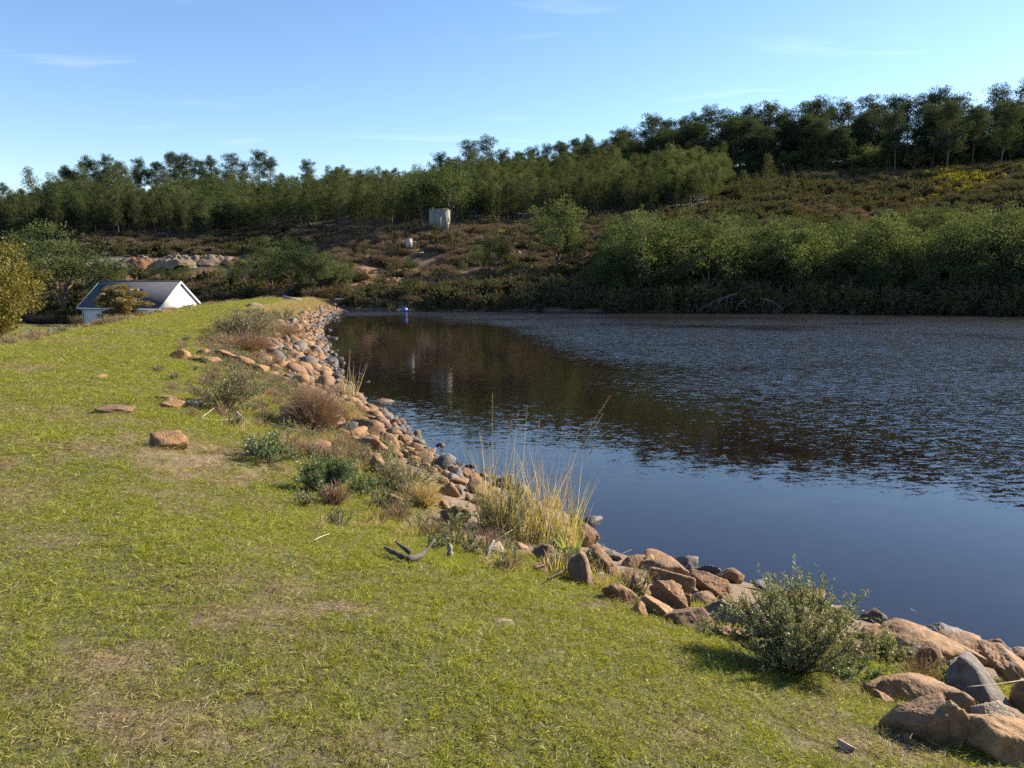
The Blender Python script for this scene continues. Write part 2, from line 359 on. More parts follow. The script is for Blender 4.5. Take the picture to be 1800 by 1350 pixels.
def ground_z(X, Y):
    X = np.asarray(X, float); Y = np.asarray(Y, float)
    s = bank_s(X, Y); Rr = np.hypot(X, Y)
    zd = np.interp(s, PS, PZ)
    zd = zd + (fbm(X, Y, 1.3, 4, 1) - 0.5) * 0.10 * smooth(0.2, 2.5, s) + (fbm(X, Y, 5.0, 3, 2) - 0.5) * 0.14 * smooth(2, 5, s)
    h = hill_z(X, Y)
    h = h + (fbm(X, Y, 14, 4, 3) - 0.5) * 2.0 * smooth(98, 125, Rr) + (fbm(X, Y, 3.0, 3, 4) - 0.5) * 0.8 * smooth(96, 105, Rr)
    w = np.clip((zd - h) / 0.6 * 0.5 + 0.5, 0, 1); return h * (1 - w) + zd * w + 0.6 * w * (1 - w) * 0.5
def hit(px, py, dz=0.0, tmax=420):
    """where the sight line of a pixel meets the ground (raised by dz)"""
    r = pix_ray(px, py); t = np.geomspace(1.2, tmax, 700)
    P = np.array([0, 0, CAM_Z]) + t[:, None] * r; d = P[:, 2] - np.maximum(ground_z(P[:, 0], P[:, 1]), -0.0 if dz < 0 else -9) - dz
    k = np.argmax(d < 0) if (d < 0).any() else len(t) - 1
    k = max(k, 1); lo, hi = t[k - 1], t[k]
    tt = np.linspace(lo, hi, 24); P = np.array([0, 0, CAM_Z]) + tt[:, None] * r; d = P[:, 2] - ground_z(P[:, 0], P[:, 1]) - dz
    kk = np.argmax(d < 0) if (d < 0).any() else 23
    return P[kk], tt[kk]
def at_col(x, D):
    """ground point in photo column x at distance D"""
    X = D * (x - 900) / 1361.3; return np.array([X, D, float(ground_z(np.array([X]), np.array([D]))[0])])

# one sheet from the camera's feet to the horizon
AZ = np.unique(np.concatenate([np.linspace(-52, 52, 560), np.linspace(52, 308, 130)]))[:-1]
RAD = np.concatenate([[0.0], np.geomspace(0.6, 80, 230), np.linspace(80.6, 290, 250)[1:], np.geomspace(295, 900, 16)])
AA, RR = np.meshgrid(np.radians(AZ), RAD, indexing='ij')
GX = RR * np.sin(AA); GY = RR * np.cos(AA); GZ = ground_z(GX, GY)
na, nr = AA.shape
I = np.arange(na)[:, None]; J = np.arange(nr - 1)[None, :]; I2 = (I + 1) % na
GF = np.stack([I * nr + J, I2 * nr + J, I2 * nr + J + 1, I * nr + J + 1], -1).reshape(-1, 4)
S_G = bank_s(GX, GY)
def lawn_mask(X, Y, s):
    e = 2.35 + (fbm(X, Y, 1.6, 3, 5) - 0.5) * 1.6 + smooth(18, 45, np.hypot(X, Y)) * 0.8
    return smooth(e - 0.35, e + 0.35, s)
DRY_BLOBS = [(30, 870, 130, 40, .9), (60, 950, 110, 22, .8), (230, 1250, 220, 70, .55), (520, 1120, 160, 40, .5), (640, 1310, 120, 60, .7), (380, 1010, 160, 25, .45),
             (420, 1080, 100, 20, .6), (170, 1170, 90, 40, .65), (900, 1290, 80, 30, .4), (330, 1310, 160, 50, .6), (500, 1210, 90, 30, .5), (850, 1000, 60, 25, .35), (1430, 1240, 60, 20, .5)]
GREEN_BLOBS = [(820, 1080, 160, 70, .5), (1250, 1180, 170, 60, .4), (700, 960, 120, 40, .35), (120, 890, 80, 16, .5), (250, 650, 120, 40, .3), (330, 640, 60, 25, .5)]
def dryness(X, Y, Z):
    d = fbm(X, Y, 1.1, 4, 8) * 0.55 + fbm(X, Y, 0.28, 3, 9) * 0.45
    d = smooth(0.46, 0.74, d) * 0.75
    u, v, dep = to_pix(X, Y, Z)
    for (cx, cy, a, b, k) in DRY_BLOBS: d = d + k * 0.52 * np.exp(-((u - cx) / a) ** 2 - ((v - cy) / b) ** 2) * (0.5 + fbm(X, Y, 0.5, 3, 12))
    for (cx, cy, a, b, k) in GREEN_BLOBS: d = d - k * np.exp(-((u - cx) / a) ** 2 - ((v - cy) / b) ** 2)
    d = d + 0.10 * smooth(900, 200, u) * smooth(900, 1200, v)
    return np.clip(d, 0, 1)
lawn = lawn_mask(GX, GY, S_G) * np.where(S_G > 15, smooth(116, 108, np.hypot(GX, GY)), smooth(100, 94, np.hypot(GX, GY)))
lawn = np.where((S_G > 9.4) & (GZ > -1.7) & (GY < 96), lawn * 0.35, lawn)
u, v, dep = to_pix(GX, GY, GZ)
soil = np.zeros_like(GX)
SOIL = [(640, 480, 50, 18, 1), (650, 503, 45, 9, 1), (770, 478, 90, 7, 1.1), (860, 474, 60, 6, 1), (915, 446, 22, 12, 1), (890, 450, 40, 8, .6), (690, 500, 70, 14, .8), (220, 482, 80, 12, 1), (300, 484, 130, 10, .8), (720, 455, 90, 18, .5),
        (400, 480, 60, 14, .6), (610, 505, 40, 14, .9), (140, 505, 60, 14, .7), (1000, 470, 60, 8, .6), (1120, 432, 40, 10, .5), (560, 500, 60, 16, .5)]
for (cx, cy, a, b, k) in SOIL: soil = np.maximum(soil, k * np.exp(-((u - cx) / a) ** 2 - ((v - cy) / b) ** 2) * (GY > 97))
soil = np.clip(soil * (0.55 + 0.9 * fbm(GX, GY, 4, 4, 6)), 0, 1)
gm = mk_mesh('ground', np.stack([GX, GY, GZ], -1).reshape(-1, 3), GF, None, True)
def add_attr(me, name, val):
    a = me.attributes.new(name, 'FLOAT', 'POINT'); a.data.foreach_set('value', np.asarray(val, np.float32).ravel())
add_attr(gm, 'lawn', lawn); add_attr(gm, 'soil', soil); add_attr(gm, 'dry', dryness(GX, GY, GZ)); add_attr(gm, 'bank', np.clip(1 - S_G / 3.2, 0, 1) * (S_G > -40) * (GY < 97))
m, nt, out = new_mat('ground'); p = nd(nt, 'ShaderNodeBsdfPrincipled'); P = pos(nt)
nf = noise(nt, 9, 6, 0.7, P); ng = noise(nt, 45, 5, 0.7, P); nh = noise(nt, 0.35, 6, 0.65, P)
lg = mixc(nt, mrange(nt, nf, 0.35, 0.65), (0.07, 0.068, 0.018), (0.125, 0.12, 0.03))
ld = mixc(nt, mrange(nt, ng, 0.35, 0.65), (0.13, 0.088, 0.05), (0.27, 0.20, 0.115))
lc = mixc(nt, mrange(nt, attr(nt, 'dry').outputs['Fac'], 0.15, 0.75), lg, ld)
lc = mixc(nt, mrange(nt, ng, 0.36, 0.48, 0.7, 0.0), lc, (0.05, 0.038, 0.022))
hc = mixc(nt, mrange(nt, nh, 0.38, 0.62), (0.050, 0.036, 0.022), (0.095, 0.064, 0.038))
hc = mixc(nt, mrange(nt, noise(nt, 1.3, 5, 0.7, P), 0.45, 0.65, 0, 0.6), hc, (0.075, 0.075, 0.035))
sc_ = mixc(nt, mrange(nt, noise(nt, 0.8, 6, 0.7, P), 0.35, 0.65), (0.185, 0.080, 0.032), (0.235, 0.125, 0.060))
hc = mixc(nt, mrange(nt, attr(nt, 'soil').outputs['Fac'], 0.25, 0.6), hc, sc_)
bc = mixc(nt, mrange(nt, nf, 0.35, 0.65), (0.13, 0.088, 0.055), (0.24, 0.17, 0.105))
hc = mixc(nt, mrange(nt, attr(nt, 'bank').outputs['Fac'], 0.0, 0.15), hc, bc)
col = mixc(nt, attr(nt, 'lawn').outputs['Fac'], hc, lc)
nt.links.new(col, p.inputs['Base Color']); p.inputs['Roughness'].default_value = 0.95
nt.links.new(bump(nt, mixc(nt, 0.5, nf, ng), 0.8, 0.06), p.inputs['Normal']); nt.links.new(p.outputs[0], out.inputs[0])
gm.materials.append(m)
structure(link('ground', gm))

# ----------------------------------------------------------------------------- water
keep = (S_G < 1.6) & (GZ < 2.0) & (RR < 400)
fk = keep.reshape(-1)[GF].all(1) & (RR.reshape(-1)[GF].max(1) < 400)
WF = GF[fk]
ids = np.unique(WF); remap = -np.ones(na * nr, int); remap[ids] = np.arange(len(ids))
WV = np.stack([GX, GY, np.zeros_like(GX)], -1).reshape(-1, 3)[ids]
WF = remap[WF]
# close the body of water downwards so that it can absorb light
ed = np.concatenate([WF[:, [k, (k + 1) % 4]] for k in range(4)]); key = np.sort(ed, 1)
uq, inv, cnt = np.unique(key, axis=0, return_inverse=True, return_counts=True); be = ed[cnt[inv.ravel()] == 1]
nW = len(WV); WB = WV.copy(); WB[:, 2] = -6.0
skirt = np.stack([be[:, 1], be[:, 0], be[:, 0] + nW, be[:, 1] + nW], -1)
wm = mk_mesh('water', np.vstack([WV, WB]), np.vstack([WF[:, ::-1] if False else WF, skirt, WF[:, ::-1] + nW]), None, False)
uw, vw, dw = to_pix(WV[:, 0], WV[:, 1], WV[:, 2])
wx, wy = WV[:, 0], WV[:, 1]
edge_y = np.interp(uw, [500, 700, 850, 980, 1100, 1250, 1450, 1650, 1800, 2100], [548, 552, 570, 612, 640, 672, 705, 740, 770, 830])
edge_y = edge_y + (fbm(wx, wy * .5, 14, 5, 21) - 0.5) * 0.9 * (edge_y - 520)
ruf = smooth(0, 1, (edge_y - vw) / (0.75 * np.maximum(vw - 520, 10)) + 0.5) * (.35 + 1.1 * fbm(wx * .4, wy, 4.0, 4, 26))
streak = smooth(0.50, 0.66, fbm(wx * 0.35 + wy * 0.12, wy, 5.0, 4, 22)) * smooth(900, 820, vw) * smooth(640, 720, vw + 0.05 * (uw - 700))
band = np.exp(-((vw - 553) / 3.0) ** 2) * smooth(600, 690, uw) * smooth(0.4, 0.6, fbm(wx, wy * 0.3, 9, 3, 23))
mid = smooth(940, 760, vw + (fbm(wx, wy, 3, 4, 24) - 0.5) * 160)
amp = 0.004 + 0.009 * mid + 0.012 * streak * mid + 0.24 * ruf + 0.16 * band
add_attr(wm, 'ripple', np.concatenate([amp, np.full(nW, 0.005)]))
m, nt, out = new_mat('water'); P = pos(nt)
def wave(scale, sx, sy, rot, det=3):
    mpn = nd(nt, 'ShaderNodeMapping'); mpn.inputs['Scale'].default_value = (sx, sy, 1); mpn.inputs['Rotation'].default_value = (0, 0, rot); nt.links.new(P, mpn.inputs[0])
    n = nt.nodes.new('ShaderNodeTexNoise'); n.inputs['Scale'].default_value = scale; n.inputs['Detail'].default_value = det; n.inputs['Roughness'].default_value = 0.6; nt.links.new(mpn.outputs[0], n.inputs['Vector'])
    sb = nd(nt, 'ShaderNodeVectorMath', operation='SUBTRACT'); nt.links.new(n.outputs['Color'], sb.inputs[0]); sb.inputs[1].default_value = (0.5, 0.5, 0.5); return sb.outputs[0]
w1 = wave(6.5, 0.5, 1.3, R(-12)); w2 = wave(19.0, 0.7, 1.3, R(14))
ad = nd(nt, 'ShaderNodeVectorMath', operation='ADD'); nt.links.new(w1, ad.inputs[0]); nt.links.new(w2, ad.inputs[1])
scl = nd(nt, 'ShaderNodeVectorMath', operation='SCALE'); nt.links.new(ad.outputs[0], scl.inputs[0])
aa = nd(nt, 'ShaderNodeMath', operation='MULTIPLY'); aa.inputs[1].default_value = 3.2; nt.links.new(attr(nt, 'ripple').outputs['Fac'], aa.inputs[0]); nt.links.new(aa.outputs[0], scl.inputs['Scale'])
flat = nd(nt, 'ShaderNodeVectorMath', operation='MULTIPLY'); nt.links.new(scl.outputs[0], flat.inputs[0]); flat.inputs[1].default_value = (1, 1, 0)
up = nd(nt, 'ShaderNodeVectorMath', operation='ADD'); nt.links.new(flat.outputs[0], up.inputs[0]); up.inputs[1].default_value = (0, 0, 1)
nn = nd(nt, 'ShaderNodeVectorMath', operation='NORMALIZE'); nt.links.new(up.outputs[0], nn.inputs[0])
fr = nd(nt, 'ShaderNodeFresnel'); fr.inputs['IOR'].default_value = 1.52; nt.links.new(nn.outputs[0], fr.inputs['Normal'])
gl = nd(nt, 'ShaderNodeBsdfGlossy'); nt.links.new(mrange(nt, attr(nt, 'ripple').outputs['Fac'], 0.02, 0.2, 0.02, 0.14), gl.inputs['Roughness']); nt.links.new(nn.outputs[0], gl.inputs['Normal'])
tp_ = nd(nt, 'ShaderNodeBsdfTransparent'); df_ = nd(nt, 'ShaderNodeBsdfDiffuse'); df_.inputs[0].default_value = (0.10, 0.066, 0.055, 1)
tr = nd(nt, 'ShaderNodeMixShader'); tr.inputs[0].default_value = 0.10; nt.links.new(tp_.outputs[0], tr.inputs[1]); nt.links.new(df_.outputs[0], tr.inputs[2])
mx = nd(nt, 'ShaderNodeMixShader'); nt.links.new(fr.outputs[0], mx.inputs[0]); nt.links.new(tr.outputs[0], mx.inputs[1]); nt.links.new(gl.outputs[0], mx.inputs[2])
nt.links.new(mx.outputs[0], out.inputs['Surface'])
va = nd(nt, 'ShaderNodeVolumeAbsorption'); va.inputs['Color'].default_value = (0.62, 0.38, 0.30, 1); va.inputs['Density'].default_value = 2.2
nt.links.new(va.outputs[0], out.inputs['Volume'])
wm.materials.append(m)
structure(link('water', wm))
# ----------------------------------------------------------------------------- scatter of uncountable stuff
def proto_collection(name, meshes):
    c = bpy.data.collections.new(name)
    for i, me in enumerate(meshes):
        o = bpy.data.objects.new('%s_%02d' % (name, i), me); c.objects.link(o)
    return c
def scatter(name, P, rot, scl, idx, coll, label, cat, extra=None):
    me = mk_mesh(name, P, np.zeros((0, 3), np.int32))
    for nm, dat, typ, key in (('rot', rot, 'FLOAT_VECTOR', 'vector'), ('scl', scl, 'FLOAT_VECTOR', 'vector'), ('idx', idx, 'INT', 'value')):
        a = me.attributes.new(nm, typ, 'POINT'); a.data.foreach_set(key, np.asarray(dat, np.int32 if typ == 'INT' else np.float32).ravel())
    for k, val in (extra or {}).items(): add_attr(me, k, val)
    o = link(name, me); ng = bpy.data.node_groups.new(name, 'GeometryNodeTree')
    ng.interface.new_socket('Geometry', in_out='INPUT', socket_type='NodeSocketGeometry'); ng.interface.new_socket('Geometry', in_out='OUTPUT', socket_type='NodeSocketGeometry')
    gi = ng.nodes.new('NodeGroupInput'); go = ng.nodes.new('NodeGroupOutput'); ip = ng.nodes.new('GeometryNodeInstanceOnPoints')
    ci = ng.nodes.new('GeometryNodeCollectionInfo'); ci.inputs['Collection'].default_value = coll; ci.inputs['Separate Children'].default_value = True; ci.inputs['Reset Children'].default_value = True
    def na_(nm, t):
        n = ng.nodes.new('GeometryNodeInputNamedAttribute'); n.data_type = t; n.inputs['Name'].default_value = nm; return n.outputs['Attribute']
    L = ng.links.new; L(gi.outputs[0], ip.inputs['Points']); L(ci.outputs[0], ip.inputs['Instance']); ip.inputs['Pick Instance'].default_value = True
    L(na_('idx', 'INT'), ip.inputs['Instance Index']); L(na_('rot', 'FLOAT_VECTOR'), ip.inputs['Rotation']); L(na_('scl', 'FLOAT_VECTOR'), ip.inputs['Scale'])
    L(ip.outputs[0], go.inputs[0])
    md = o.modifiers.new('scatter', 'NODES'); md.node_group = ng
    return tag(o, label, cat, kind='stuff')
def upright(g, n, tilt=0.15):
    return np.stack([g.normal(0, tilt, n), g.normal(0, tilt, n), g.random(n) * 6.283], -1)
def uni(g, a, b, n): return a + (b - a) * g.random(n)

# ----------------------------------------------------------------------------- rocks
def ico(sub):
    bm = bmesh.new(); bmesh.ops.create_icosphere(bm, subdivisions=sub, radius=1.0)
    V = np.array([v.co[:] for v in bm.verts]); F = np.array([[v.index for v in f.verts] for f in bm.faces]); bm.free(); return V, F
ICO = {k: ico(k) for k in (2, 3, 4, 5)}
def noise3(V, sc, seed):
    return (fbm(V[:, 0] + 0.7 * V[:, 2], V[:, 1] - 0.4 * V[:, 2], sc, 4, seed) + fbm(V[:, 2] + 0.3 * V[:, 0], V[:, 0] - 0.5 * V[:, 1], sc, 4, seed + 3)) - 1.0
def rock_shape(seed, sub, style):
    g = np.random.default_rng(1000 + seed); V, F = ICO[sub]
    npl = {'round': 15, 'angular': 10, 'slab': 10, 'block': 7}[style]
    N = rand_dirs(g, npl); d = uni(g, 0.45, 0.9, npl) if style != 'round' else uni(g, 0.62, 0.95, npl)
    if style == 'block':
        Q = np.linalg.qr(g.normal(size=(3, 3)))[0]; N = np.vstack([Q, -Q, N[:2]]); d = np.concatenate([uni(g, .62, .8, 6), [0.8, .85]])
    k = {'round': 13, 'angular': 34, 'slab': 30, 'block': 34}[style]
    q = np.maximum(V @ N.T, 1e-3) / d[None, :]
    r = 1.0 / (np.sum(q ** k, 1) + (0.72 if style == 'round' else 0.62) ** k) ** (1.0 / k); r = np.minimum(r, 1.55)
    W = V * r[:, None]
    W = W * (1 + 0.16 * noise3(V, 0.9, seed % 7 + 1)[:, None] + 0.10 * noise3(V, 0.32, seed % 5 + 2)[:, None] + 0.055 * noise3(V, 0.13, seed % 5 + 4)[:, None])
    ax = rand_dirs(g, 1)[0]; lay = V @ ax * uni(g, 3.5, 6.0, 1)[0] + 1.5 * noise3(V, 0.8, seed % 5 + 1); cr_ = np.abs((lay % 1.0) - .5) * 2          # bedding cracks
    W = W * (1 - (0.075 if style != 'round' else 0.03) * (smooth(.80, 1.0, cr_) * (noise3(V, .7, seed % 3 + 2) > -.08))[:, None])
    rd = 1 - np.abs(noise3(V, 0.45, seed % 6 + 5)) * 2; W = W * (1 + 0.05 * (rd[:, None] - .6))
    if style == 'slab': W[:, 2] *= 0.55
    W = W @ np.array(Euler(g.uniform(-0.45, 0.45, 3)).to_matrix()).T
    lo, hi = W.min(0), W.max(0); W = (W - (lo + hi) / 2) / ((hi - lo) / 2)
    return W, F
_rk = {}
def rock_mesh(seed, sub, style, mk):
    key = (seed, sub, style, mk)
    if key not in _rk:
        W, F = rock_shape(seed, sub, style); _rk[key] = mk_mesh('rock', W, F, ROCKM[mk], sub > 3)
    return _rk[key]
ROCKS = []          # (x, y, radius) of every placed rock, to keep scattered ones apart
def put_rock(cx, cy, w, h, mk, style, label, group=None, tilt=0.0, seed=None, sub=4, emb=0.45, depth=0.8, cat='rock'):
    seed = len(ROCKS) * 7 + 3 if seed is None else seed
    P, t = hit(cx, cy + 0.3 * h)
    d = t; phi = math.atan2(CAM_Z - P[2], math.hypot(P[0], P[1]))
    w, h = w * 1.17, h * 1.22
    sx = w * d / 1350 / 2; sy = depth * sx; hh = h * d / 1350 / 2
    sz = math.sqrt(max(hh * hh - (sy * math.sin(phi)) ** 2, (0.82 * hh) ** 2)) / math.cos(phi)
    C, t = hit(cx, cy, emb * sz)
    o = link('rock', rock_mesh(seed % 40, sub, style, mk), None, C, (0, 0, 0), (sx, sy, sz))
    az = math.atan2(C[0], C[1])
    o.rotation_euler = (Matrix.Rotation(-az, 3, 'Z') @ Matrix.Rotation(tilt, 3, 'Y')).to_euler()
    ROCKS.append((C[0], C[1], max(sx, sy)))
    return tag(o, label, cat, group)

NEAR = [  # cx, cy, w, h, material, style, tilt, label
 (1023, 950, 40, 46, 'b', 'round', 0.1, 'upright rounded brown boulder at the waterline just right of the tall reeds'),
 (1033, 1012, 72, 40, 'b', 'slab', 0.75, 'long brown slab leaning down from the reeds to the lawn edge'),
 (1060, 990, 62, 48, 'b', 'angular', 0.2, 'cracked brown boulder between the leaning slab and the water'),
 (1071, 977, 40, 20, 'g', 'slab', 0.1, 'flat grey rock behind the cracked brown boulder near the reeds'),
 (1108, 991, 46, 30, 'b', 'angular', 0, 'shaded brown rock at the waterline beside the largest double boulder'),
 (1104, 1016, 32, 24, 'b', 'angular', 0.3, 'small split brown rock under a thin dry stick'),
 (1088, 1043, 54, 36, 'b', 'round', 0.3, 'rounded brown rock sitting at the lawn edge beside green shoots'),
 (1055, 1015, 15, 16, 'g', 'round', 0, 'little grey stone wedged beside the leaning slab'),
 (958, 977, 40, 32, 'b', 'angular', 0, 'shaded rough brown rock at the foot of the tall reeds'),
 (948, 1000, 26, 16, 't', 'slab', 0.4, 'tan rock half buried in grass below the tall reeds'),
 (1013, 917, 22, 26, 'b', 'angular', 0, 'broken brown rock in the water behind the tall reeds'),
 (1163, 1000, 90, 38, 'b', 'round', 0.08, 'large pitted brown boulder with a pale top at the waterline'),
 (1178, 1027, 72, 48, 'b', 'angular', 0.1, 'large shaded brown boulder in front of the pale topped one'),
 (1130, 1032, 46, 34, 'b', 'angular', 0, 'dark brown boulder between the lawn edge and the largest double boulder'),
 (1173, 1053, 60, 48, 'b', 'angular', 0.3, 'faceted reddish brown boulder standing below the large shaded boulder'),
 (1156, 1072, 58, 28, 't', 'slab', 0.45, 'flat tan slab sloping into the grass below the faceted boulder'),
 (1126, 1073, 28, 22, 't', 'slab', 0.2, 'small tan slab in the grass behind the yellow green shoots'),
 (1218, 1088, 90, 40, 'b', 'angular', 0.1, 'wide brown boulder at the lawn edge left of the squared block'),
 (1268, 1077, 58, 44, 'g', 'block', 0.05, 'squared pale brown block with one sunlit face beside the leafy bush'),
 (1232, 1056, 46, 28, 'b', 'round', 0, 'rounded brown rock behind the squared block'),
 (1246, 1033, 66, 42, 'b', 'angular', 0.25, 'rough sunlit brown boulder below the dark wet rock'),
 (1249, 1005, 52, 32, 'd', 'angular', 0.4, 'jagged dark wet rock standing in the shallows'),
 (1276, 1008, 32, 22, 'd', 'block', 0.1, 'small dark block in the water right of the jagged wet rock'),
 (1212, 1003, 22, 20, 'd', 'angular', 0, 'small dark rock in the water behind the large shaded boulder'),
 (1234, 1021, 22, 12, 'd', 'slab', 0, 'low dark wet stone between two boulders at the waterline'),
 (1196, 977, 44, 13, 'd', 'slab', 0.05, 'flat dark rock just breaking the surface of the blue water'),
 (1273, 976, 22, 12, 'd', 'slab', 0.1, 'small dark rock alone in the blue water'),
 (1290, 1115, 58, 26, 't', 'slab', 0.15, 'flat tan rock in the grass at the left foot of the leafy bush'),
 (1203, 1060, 20, 26, 'b', 'angular', 0, 'narrow brown stone wedged between the faceted boulder and the rounded rock'),
 (1288, 1091, 24, 16, 'b', 'round', 0, 'small brown stone under the branches at the left of the leafy bush'),
 (1345, 1036, 54, 26, 'd', 'slab', 0.2, 'dark rock in the shallows behind the leafy bush'),
 (1611, 1140, 126, 62, 't', 'round', 0.22, 'long smooth tan boulder right of the leafy bush'),
 (1532, 1118, 52, 30, 't', 'angular', 0.25, 'sunlit tan rock between the leafy bush and the long smooth boulder'),
 (1530, 1140, 54, 28, 'b', 'round', 0, 'shaded brown rock under the sunlit tan rock beside the bush'),
 (1496, 1146, 36, 34, 't', 'angular', 0.4, 'orange brown rock at the right foot of the leafy bush'),
 (1611, 1109, 60, 28, 'd', 'slab', 0.3, 'grey streaked wet rock behind the long smooth tan boulder'),
 (1685, 1124, 88, 24, 'd', 'slab', 0.35, 'black wet slab lying in the water at the bank'),
 (1693, 1153, 62, 36, 't', 'block', 0.2, 'tan block with a sharp lit edge below the black wet slab'),
 (1748, 1152, 66, 46, 'g', 'angular', 0.2, 'pointed grey brown rock beside the black wet slab'),
 (1800, 1163, 52, 36, 'b', 'round', 0, 'shaded brown boulder at the waterline cut by the picture edge'),
 (1782, 1186, 120, 60, 'b', 'slab', 0.42, 'big tilted brown slab with a weathered lit edge'),
 (1750, 1222, 138, 62, 'g', 'slab', 0.36, 'big grey slab with ridged top below the tilted brown slab'),
 (1642, 1165, 58, 54, 'b', 'angular', 0.4, 'fractured brown rock leaning on the long smooth tan boulder'),
 (1701, 1177, 62, 40, 'p', 'angular', 0.3, 'pinkish pale rock below the tan block'),
 (1606, 1210, 130, 52, 't', 'round', 0.25, 'long tan boulder at the lawn edge with a shaded underside'),
 (1606, 1268, 96, 70, 'b', 'angular', -0.1, 'purplish brown boulder in shade at the lawn edge'),
 (1672, 1278, 54, 78, 't', 'round', 0.05, 'upright lumpy tan boulder standing at the lawn edge'),
 (1758, 1304, 124, 76, 't', 'round', 0.25, 'large smooth brown boulder in the lower corner'),
 (1687, 1240, 50, 38, 'b', 'angular', 0.3, 'reddish brown rock above the upright lumpy boulder'),
 (1746, 1262, 60, 42, 'p', 'angular', 0.5, 'pale pinkish rock above the large smooth brown boulder'),
 (1790, 1270, 60, 30, 'b', 'slab', 0.1, 'shaded brown rock under the dry cane near the lower corner'),
 (1554, 1228, 32, 14, 'b', 'slab', 0.1, 'small brown stone in the grass left of the long tan boulder'),
 (1486, 1312, 26, 18, 'p', 'slab', 0.3, 'pale stone bedded in the lawn near the bottom of the picture'),
 (1597, 1300, 20, 16, 't', 'round', 0, 'little tan stone in the grass below the purplish boulder'),
 (1610, 1162, 62, 36, 'g', 'slab', 0.2, 'grey rock half hidden by leafy weeds below the long smooth boulder'),
 (1830, 1240, 80, 60, 'b', 'angular', 0.2, 'brown boulder just past the right picture edge'),
 (872, 969, 34, 26, 'p', 'round', 0.4, 'pale rounded stone beside the splintered stump'),
 (830, 963, 28, 16, 'p', 'slab', 0.1, 'pale flat stone left of the splintered stump'),
 (693, 885, 34, 28, 't', 'slab', 0.7, 'tan slab leaning in weeds below the green shrub'),
 (798, 907, 44, 36, 'b', 'angular', 0.5, 'brown rock among dry weeds left of the reeds'),
 (885, 1094, 34, 9, 'p', 'slab', 0.0, 'pale flat stone showing through the middle of the lawn'),
 (1040, 1072, 26, 8, 't', 'slab', 0.1, 'flat tan stone bedded in the lawn below the leaning slab'),
 (297, 778, 56, 36, 't', 'block', 0.05, 'squared orange brown rock alone on the lawn'),
 (203, 719, 58, 14, 'b', 'slab', 0.06, 'long low brown rock lying on the lawn at the left'),
 (302, 710, 38, 19, 't', 'block', 0, 'blocky brown rock on the lawn beside the olive shrub'),
 (294, 698, 32, 9, 'b', 'slab', 0, 'flat brown rock just behind the blocky one on the lawn'),
 (175, 662, 26, 8, 'b', 'round', 0, 'small brown rock alone far out on the lawn'),
 (318, 624, 32, 18, 't', 'round', 0, 'brown boulder at the lawn end of the line of rocks'),
 (356, 621, 24, 13, 'b', 'round', 0, 'small reddish rock at the back of the rocks on the lawn'),
 (366, 635, 42, 14, 't', 'round', 0.05, 'long rounded brown rock in the line of rocks on the lawn'),
 (398, 629, 36, 22, 't', 'angular', 0.2, 'tall cleft tan rock in the line of rocks on the lawn'),
 (424, 638, 40, 20, 't', 'angular', 0.2, 'sunlit tan rock in the line of rocks above the bank'),
 (452, 648, 36, 15, 't', 'slab', 0.2, 'low tan rock where the line of rocks meets the bank'),
 (500, 741, 40, 17, 't', 'slab', 0.15, 'long tan rock at the foot of the dry pinkish shrub'),
 (465, 735, 15, 11, 'b', 'round', 0, 'small brown stone with a pale stick beside it'),
 (554, 788, 46, 24, 't', 'round', 0.1, 'rounded tan rock in weeds below the dry pinkish shrub'),
 (666, 822, 26, 40, 't', 'angular', -0.6, 'leaning rock with a bright yellow broken face'),
 (648, 727, 27, 19, 't', 'round', 0.1, 'orange boulder at the waterline beside thin reed stalks'),
 (767, 789, 28, 20, 'b', 'round', 0, 'round brown boulder standing in the water off the bank'),
 (806, 812, 26, 17, 'b', 'round', -0.1, 'round dark faced stone in the water left of the reeds'),
 (818, 834, 22, 20, 'b', 'block', 0, 'squared brown rock at the waterline left of the reeds'),
 (732, 761, 19, 7, 'p', 'slab', 0, 'pale flat stone lying in the water off the bank'),
 (590, 609, 20, 11, 't', 'block', 0.2, 'orange squared rock jutting into the water on the far bank'),
]
for (cx, cy, w, h, mk, st, ti, lab) in NEAR:
    inw = mk == 'd' or 'water' in lab
    put_rock(cx, cy, w, h, mk, st, lab, 'rocks of the bank picked out one by one', ti, sub=5 if w > 50 and cy > 900 else 4, emb=(0.25 if inw and cy < 1100 else 0.45) if mk == 'd' or cy < 900 else 0.15 if h < 12 else 0.30 if 'waterline' in lab else 0.58)
